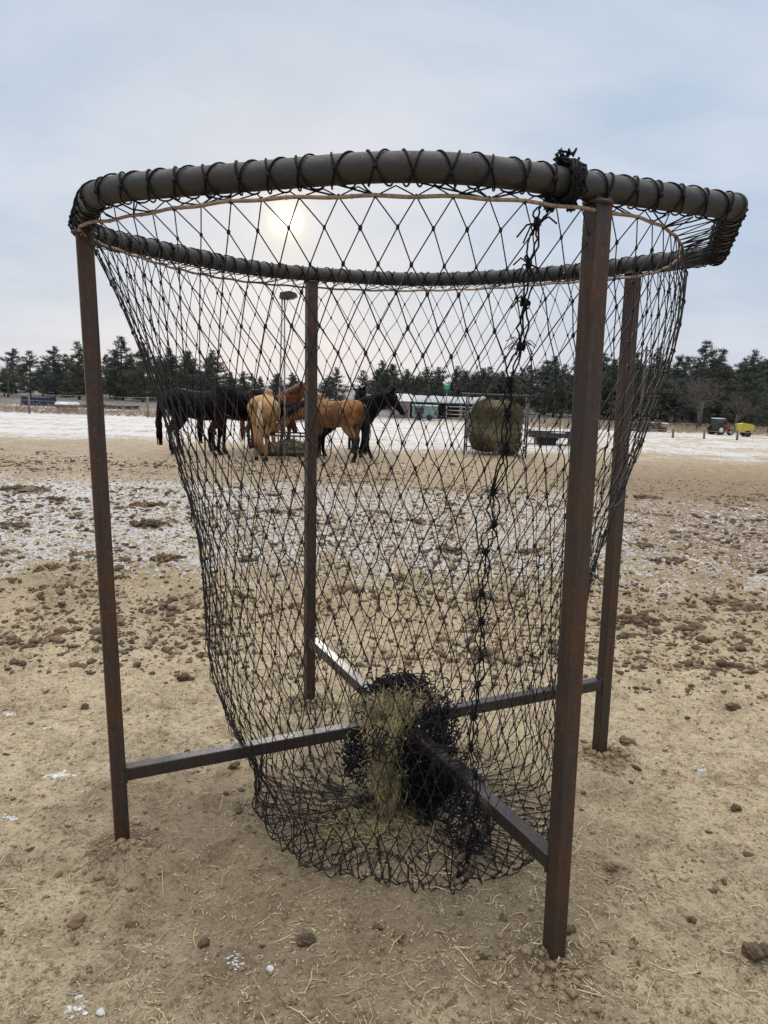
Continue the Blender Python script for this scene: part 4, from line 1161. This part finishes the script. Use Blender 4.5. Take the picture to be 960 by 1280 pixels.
# right side: tractor, yellow wrapped load, log heap, a bare utility pole
q = empty('tractor', (16.0, 37.4, G(16.0, 37.4)), math.radians(20), 'small dark tractor with a pale cab roof parked under the right pines', 'tractor')
mb = MB(); box(mb, (.42, 0, .48), (.62, .34, .30)); mb.build('bonnet', M['red'], q, smooth=False)
mb = MB(); box(mb, (-.15, 0, .40), (.6, .42, .22)); mb.build('body', M['darkmetal'], q, smooth=False)
mb = MB(); box(mb, (-.15, 0, .77), (.52, .50, .52)); mb.build('cab', M['glass'], q, smooth=False)
mb = MB(); box(mb, (-.15, 0, 1.06), (.62, .58, .06)); mb.build('roof', M['white'], q, smooth=False)
for s in (-1, 1):
    for x_, r_ in ((-.25, .33), (.55, .2)):
        mb = MB(); tube(mb, [(x_, s * .30, r_), (x_, s * .46, r_)], r_, 18); wh = mb.build('wheel', M['tyre'], q, smooth=False)
        mb = MB(); tube(mb, [(x_, s * .465, r_), (x_, s * .475, r_)], r_ * .5, 12); mb.build('rim', M['white'], wh, smooth=False)
mb = MB(); rod(mb, (.6, .12, .6), (.6, .12, .95), .025); mb.build('exhaust', M['darkmetal'], q); q.scale = (.74, .74, .74)
q = empty('spreader', (16.85, 36.6, G(16.85, 36.6)), math.radians(-8), 'bright yellow farm spreader parked beside the tractor', 'spreader')
mb = MB(); P = [(-.42, .30), (-.50, .78), (-.1, .86), (.42, .78), (.50, .66), (.34, .28)]; n_ = len(P)
v = [(x, y, z) for y in (-.35, .35) for x, z in P]
mb.add(v, [tuple(range(n_)), tuple(range(2 * n_ - 1, n_ - 1, -1))] + [(j, n_ + j, n_ + (j + 1) % n_, (j + 1) % n_) for j in range(n_)]); mb.build('hopper', M['yellow'], q, smooth=False)
for s in (-1, 1):
    mb = MB(); tube(mb, [(.1, s * .38, .2), (.1, s * .5, .2)], .2, 16); mb.build('wheel', M['tyre'], q, smooth=False)
mb = MB(); rod(mb, (-.45, 0, .3), (-.95, 0, .25), .03); mb.build('tow_bar', M['darkmetal'], q); q.scale = (.74, .74, .74)
mb = MB()
rl = np.random.default_rng(12)
for k in range(16):
    x0 = rl.normal() * .45; z0 = .1 + .34 * rl.random() * (1 - abs(x0) / 1.4); a = rl.normal() * .6; l = .4 + .4 * rl.random(); c_ = V(x0, rl.normal() * .25, max(z0, .08)); d_ = V(math.cos(a), math.sin(a), rl.normal() * .15) * l
    tube(mb, [c_ - d_, c_ + d_], .06 + .05 * rl.random(), 8)
for k in range(4): lump(mb, (rl.normal() * .7, .1, .42), (.2, .16, .05), 2, .3, k, mi=1)
o = mb.build('log_heap', [M['trunk'], M['snow']], loc=(12.75, 38.3, G(12.75, 38.3))); tag(o, 'dark heap of logs and brush dusted with snow right of the back right post', 'log heap')
q = empty('utility_pole', (11.9, 36.6, G(11.9, 36.6)), 0, 'thin bare brown pole standing right of the back right post', 'pole')
mb = MB(); tube(mb, [(0, 0, 0), (.01, 0, 2.4), (0.03, 0, 4.0)], [.075, .065, .05], 10); mb.build('shaft', M['trunk'], q)
mb = MB(); box(mb, (.03, 0, 3.8), (.42, .06, .06)); mb.build('crossarm', M['wood'], q, smooth=False)

# ------------------------------------------------------------------ trees
def pine_mesh(seed, needle, spread=.30, bare=.12):
    """unit-height pine: returns crown and trunk meshes (height 1)"""
    r = np.random.default_rng(seed); tr_ = MB(); cr_ = MB()
    bend = r.normal(size=2) * .02
    ax_ = lambda h: V(bend[0] * math.sin(h * 3), bend[1] * math.sin(h * 2.5), h)
    tube(tr_, [ax_(h) for h in np.linspace(0, .97, 9)], np.linspace(.020, .003, 9), 7)
    lv = 21
    for k in range(lv):
        h = bare + (1 - bare) * (k / (lv - 1)) ** .95 * .985
        prof = min(1, ((1 - h) / .62)) ** .85 * (.55 + .75 * r.random())
        nb_ = 6 if h < .8 else 5
        for q in range(nb_):
            if r.random() < .15: continue
            a = r.random() * 6.28; L = spread * prof * (.5 + .7 * r.random()); L = max(L, .022)
            base = ax_(h); lift = .05 + .65 * h * r.random()
            tip = base + V(math.cos(a), math.sin(a), lift) * L
            midp = (base + tip) / 2 + V(0, 0, -.05 * L)
            tube(tr_, [base, midp, tip], [.0045, .003, .0012], 3, caps=False)
            ncl = 2 + int(L / .028)
            for s in range(ncl):
                u = .30 + .70 * (s + r.random() * .6) / ncl
                c = base * (1 - u) + tip * u + r.normal(size=3) * V(.014, .014, .008)
                for _ in range(9):
                    d = norm(r.normal(size=3) * .8 + V(0, 0, .8) + V(math.cos(a), math.sin(a), 0) * .6); l = .020 + .028 * r.random()
                    sd_ = norm(np.cross(d, r.normal(size=3))) * (.0022 + .0022 * r.random())
                    e = c + r.normal(size=3) * .007
                    cr_.add([e - sd_, e + sd_, e + d * l + sd_ * .3, e + d * l - sd_ * .3], [(0, 1, 2, 3)])
    a = tr_.build('trunk', M['trunk']); b = cr_.build('crown', needle, None, smooth=False)
    return a, b
protos = []
for k, (nm, sp_, br) in enumerate((('pineA', .30, .10), ('pineB', .34, .05), ('pineC', .26, .07), ('pineA', .24, .03), ('pineB', .30, .16), ('pineC', .32, .03), ('pineA', .36, .12))):
    protos.append(pine_mesh(200 + k, M[nm], sp_, br))
def bare_mesh(seed):
    r = np.random.default_rng(seed); tr_ = MB(); cr_ = MB()
    tube(tr_, [(0, 0, 0), (.01, 0, .2), (0, .01, .42)], [.022, .018, .013], 7)
    def grow(p, d, l, rad, dep):
        m = p + d * l * .5 + r.normal(size=3) * l * .06; e = p + d * l + r.normal(size=3) * l * .05
        tube(cr_, [p, m, e], [rad, rad * .8, rad * .6], 4 if dep < 2 else 3, caps=False)
        if dep >= 5: return
        for _ in range(3 if dep < 3 else 2):
            dd = norm(d + r.normal(size=3) * .48 + V(0, 0, .18)); grow(p + (e - p) * (.55 + .45 * r.random()), dd, l * (.62 + .2 * r.random()), max(rad * .6, .0012), dep + 1)
    for _ in range(5): grow(V(0, 0, .18 + .22 * r.random()), norm(V(r.normal() * .5, r.normal() * .5, 1)), .24, .009, 0)
    return tr_.build('trunk', M['bare']), cr_.build('crown', M['bare'])
bprotos = [bare_mesh(300 + k) for k in range(3)]
used = {}
def tree(kind, x, y, h, label, group, var, wid=1.0):
    pr = (protos if kind == 'p' else bprotos)[var]
    root = empty('pine_tree' if kind == 'p' else 'bare_tree', (x, y, G(x, y) if y < 60 else 0), random.random() * 6.28, label, 'tree', group)
    root.scale = (h * wid, h * wid, h)
    for ob in pr:
        if ob.name in used: c = ob.copy(); COL.objects.link(c)
        else: used[ob.name] = 1; c = ob
        c.parent = root
TREES = [
 ('p', -28.5, 62, 3.6, 'first dark pine from the left edge, beyond the blue tarps'), ('p', -28.1, 66, 4.1, 'second dark pine from the left edge, behind the white hutch'),
 ('p', -23.8, 60, 4.3, 'tall pine just left of the front left post'), ('p', -22.4, 64, 3.9, 'pine hidden partly by the front left post'),
 ('p', -21.1, 62, 4.9, 'tallest pine of the left treeline, right beside the front left post'), ('p', -18.9, 60, 4.45, 'second tall pine right of the front left post'),
 ('p', -18.6, 66, 4.3, 'slim pine between the tall left pines and the net edge'), ('p', -15.8, 62, 4.0, 'pine above the tail of the dark bay horse'),
 ('p', -13.6, 60, 4.0, 'broad pine above the back of the dark bay horse'), ('p', -15.0, 80, 2.6, 'low distant pine right of the broad pine behind the bay horse'),
 ('p', -13.9, 85, 2.5, 'small distant pine above the palomino rump'), ('p', -11.8, 82, 2.7, 'distant pine behind the tall twin-rod pole'),
 ('p', -9.1, 78, 2.3, 'small distant pine just left of the back left post'), ('p', -4.7, 70, 3.3, 'pine above the buckskin horse, right of the back left post'),
 ('p', -2.3, 72, 3.2, 'pine above the black horse shoulder'), ('p', -.6, 75, 2.2, 'small pine above the black horse head'),
 ('p', 1.8, 58, 2.25, 'short conical pine behind the left end of the open shed'), ('p', 3.8, 60, 2.8, 'pine behind the green board'),
 ('p', 5.6, 66, 3.3, 'pine behind the right end of the open shed'), ('p', 7.2, 62, 2.95, 'pine directly above the round hay bale'),
 ('p', 8.7, 60, 3.2, 'pine just right above the round hay bale'), ('p', 11.0, 64, 3.6, 'pine above the left end of the feed bunk'),
 ('p', 12.4, 62, 3.6, 'pine above the middle of the feed bunk'), ('p', 13.0, 58, 3.8, 'dark pine just left of the front right post'),
 ('p', 15.2, 60, 3.8, 'dark pine hidden by the front right post'), ('p', 16.1, 56, 4.2, 'dark pine between the two right posts'),
 ('p', 15.9, 50, 4.4, 'pine first right of the back right post'), ('p', 18.4, 54, 4.9, 'pine second right of the back right post'),
 ('p', 20.7, 56, 4.6, 'shorter pine in the middle of the right treeline'), ('p', 20.0, 50, 5.2, 'tallest pointed pine of the right treeline'),
 ('p', 22.5, 53, 4.95, 'tall pine above the tractor and yellow spreader'), ('p', 22.2, 48, 4.7, 'open pine near the right edge with a clear stem'),
 ('p', 20.6, 42, 2.2, 'low spreading pine cut by the right edge'), ('p', 26.3, 52, 4.4, 'pine at the right edge of the picture'),
 ('p', -32.3, 62, 3.4, 'pine cut by the left edge of the picture'),
 ('b', -29.3, 60, 3.1, 'bare leafless tree at the far left edge'), ('b', 7.0, 70, 4.0, 'bare tree rising behind the pines above the round bale'),
 ('b', 14.1, 68, 4.4, 'bare tree rising behind the pines left of the front right post'), ('b', 17.7, 44, 3.7, 'tall grey bare tree before the right treeline'),
 ('b', 16.8, 42, 3.0, 'short bare tree before the right treeline, left of the tractor'), ('b', 18.4, 41, 2.2, 'reddish bare bush behind the yellow spreader'),
 ('b', -32.6, 64, 2.6, 'small bare tree cut by the left edge'), ('b', 9.8, 72, 4.0, 'bare tree rising behind the pines above the feed bunk')]
for k, (kd, x, y, h, lab) in enumerate(TREES):
    tree(kd, x, y, h, lab, 'pines along the paddock edge' if kd == 'p' else 'bare trees along the paddock edge', k % (7 if kd == 'p' else 3), 1.25 if kd == 'p' else 1.25)
rt = np.random.default_rng(55)
for k in range(204):
    if k < 62 or k >= 176: y = 54 + 24 * rt.random(); x = y * (.20 + .36 * rt.random()); h = (.050 + .026 * rt.random()) * y; lab, g = 'dark pine filling in the back row of the right treeline', 'back row of the right treeline'
    elif k < 106: y = 60 + 18 * rt.random(); x = y * (-.02 + .23 * rt.random()); h = (.036 + .020 * rt.random()) * y; lab, g = 'dark pine in the back row above the shed and the bale', 'back row above the shed'
    elif k < 142: y = 64 + 20 * rt.random(); x = y * (-.60 + .38 * rt.random()); h = (.034 + .024 * rt.random()) * y; lab, g = 'dark pine filling in the back row of the left treeline', 'back row of the left treeline'
    elif k < 160: y = 58 + 14 * rt.random(); x = y * (-.58 + .34 * rt.random()); h = (.024 + .012 * rt.random()) * y; lab, g = 'low bushy pine filling the foot of the left treeline', 'low pines at the foot of the left treeline'
    else: y = 80 + 12 * rt.random(); x = y * (-.22 + .18 * rt.random()); h = (.024 + .010 * rt.random()) * y; lab, g = 'low dark pine far off behind the herd', 'far pines behind the herd'
    tree('p', x, y, h, lab, g, int(rt.integers(7)), 1.2 + .5 * rt.random())
for pr in protos + bprotos:
    for ob in pr:
        if ob.name not in used: bpy.data.objects.remove(ob)
# dry brown grass and brush under the trees
mb = MB(); rg = np.random.default_rng(66)
for _ in range(5200):
    if rg.random() < .55: x = -30 + 27 * rg.random(); y = 35.3 + 5 * rg.random() ** 1.5
    else: x = 7 + 22 * rg.random(); y = 37.5 + 7 * rg.random()
    h = .10 + .32 * rg.random() ** 2; a = rg.normal(size=2) * .12
    tube(mb, [(x, y, 0), (x + a[0], y + a[1], h * .6), (x + a[0] * 2.2, y + a[1] * 2, h)], [.014, .011, .004], 3, caps=False)
o = mb.build('dry_grass', M['drygrass']); o['kind'] = 'stuff'; tag(o, 'strip of dry brown grass and brush below the treelines', 'dry grass')

# ------------------------------------------------------------------ sky and sun
world = bpy.data.worlds.new('World'); scene.world = world; world.use_nodes = True
wt = world.node_tree; wn, wl = wt.nodes, wt.links
bg = wn['Background']; STR = .10; bg.inputs['Strength'].default_value = STR
class WT(NT):
    def __init__(s): s.t = wt; s.n = wn; s.l = wl
w = WT()
sky = w.node('ShaderNodeTexSky', sky_type='NISHITA'); sky.sun_disc = False; sky.sun_elevation = SUN_EL; sky.sun_rotation = SUN_AZ; sky.altitude = 200; sky.dust_density = 2.0
d = w.coord('Generated'); dxs, dys, dzs = w.sep(d)
# thin overcast: cloud layers on a flat sheet overhead
inv = w.math('DIVIDE', 1.0, w.math('ADD', w.math('MAXIMUM', dzs, 0.0), .16))
comb = w.node('ShaderNodeCombineXYZ'); wl.new(w.math('MULTIPLY', dxs, inv), comb.inputs[0]); wl.new(w.math('MULTIPLY', dys, inv), comb.inputs[1])
c1 = w.noise(comb.outputs[0], .55, 5, .52, .6); c2 = w.noise(comb.outputs[0], 1.5, 5, .55, .4)
cl = w.step(w.math('ADD', w.math('MULTIPLY', c1, .65), w.math('MULTIPLY', c2, .35)), .40, .60)
K = 1 / STR
low = tuple(v * K for v in (.425, .535, .68)); hi = tuple(v * K for v in (.60, .665, .775))
colr = w.mix(cl, low, hi)
# paler, slightly warm near the horizon
hz = w.step(dzs, .24, .02)
colr = w.mix(w.math('MULTIPLY', hz, .55), colr, tuple(v * K for v in (.64, .655, .71)))
# thin cloud lit from behind by the sun
dot = w.node('ShaderNodeVectorMath', operation='DOT_PRODUCT'); wl.new(d, dot.inputs[0]); dot.inputs[1].default_value = SUN_DIR
ang = w.math('ARCCOSINE', w.math('MINIMUM', dot.outputs['Value'], 1.0))
g_wide = w.math('EXPONENT', w.math('MULTIPLY', w.math('POWER', w.math('DIVIDE', ang, .26), 2.0), -1.0))
g_mid = w.math('EXPONENT', w.math('MULTIPLY', w.math('POWER', w.math('DIVIDE', ang, .034), 2.0), -1.0))
g_core = w.math('EXPONENT', w.math('MULTIPLY', w.math('POWER', w.math('DIVIDE', ang, .0115), 2.0), -1.0))
colr = w.mix(w.math('MULTIPLY', g_wide, .50), colr, tuple(v * K for v in (.62, .62, .64)))
colr = w.mix(w.math('MULTIPLY', g_mid, .55), colr, tuple(v * K for v in (.92, .86, .72)))
colr = w.mix(w.math('MULTIPLY', g_core, 1.0), colr, tuple(v * K for v in (3.4, 3.0, 2.0)))
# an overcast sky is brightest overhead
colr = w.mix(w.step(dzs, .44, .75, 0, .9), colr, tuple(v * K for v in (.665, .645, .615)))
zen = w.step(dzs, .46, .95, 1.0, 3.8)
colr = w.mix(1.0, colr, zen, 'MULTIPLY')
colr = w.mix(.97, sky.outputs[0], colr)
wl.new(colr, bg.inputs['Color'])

sun = bpy.data.lights.new('sun', 'SUN'); sun.energy = 1.3; sun.angle = math.radians(11); sun.color = (1, .95, .87)
so_ = bpy.data.objects.new('sun', sun); COL.objects.link(so_)
so_.rotation_euler = (-SUN_DIR).to_track_quat('-Z', 'Y').to_euler()

# ------------------------------------------------------------------ camera
F_PX, PITCH, ROLL = 963.8, .158824, .034551
fw = Vector((0, math.cos(PITCH), -math.sin(PITCH))); up0 = Vector((0, math.sin(PITCH), math.cos(PITCH))); rt0 = Vector((1, 0, 0))
rt_ = rt0 * math.cos(ROLL) + up0 * math.sin(ROLL); up_ = -rt0 * math.sin(ROLL) + up0 * math.cos(ROLL)
cam = bpy.data.cameras.new('camera'); cam.sensor_fit = 'VERTICAL'; cam.sensor_height = 36; cam.lens = F_PX / 1280 * 36
cam.clip_start = .05; cam.clip_end = 3000
co = bpy.data.objects.new('camera', cam); COL.objects.link(co)
co.matrix_world = Matrix(((rt_.x, up_.x, -fw.x, 0), (rt_.y, up_.y, -fw.y, 0), (rt_.z, up_.z, -fw.z, CAM_H), (0, 0, 0, 1)))
scene.camera = co
scene.render.engine = 'CYCLES'
scene.cycles.max_bounces = 5; scene.cycles.transparent_max_bounces = 4
scene.render.resolution_x, scene.render.resolution_y = 768, 1024
vs = scene.view_settings; vs.view_transform = 'Standard'; vs.look = 'None'; vs.exposure = 0.12; vs.gamma = 1; vs.use_curve_mapping = False
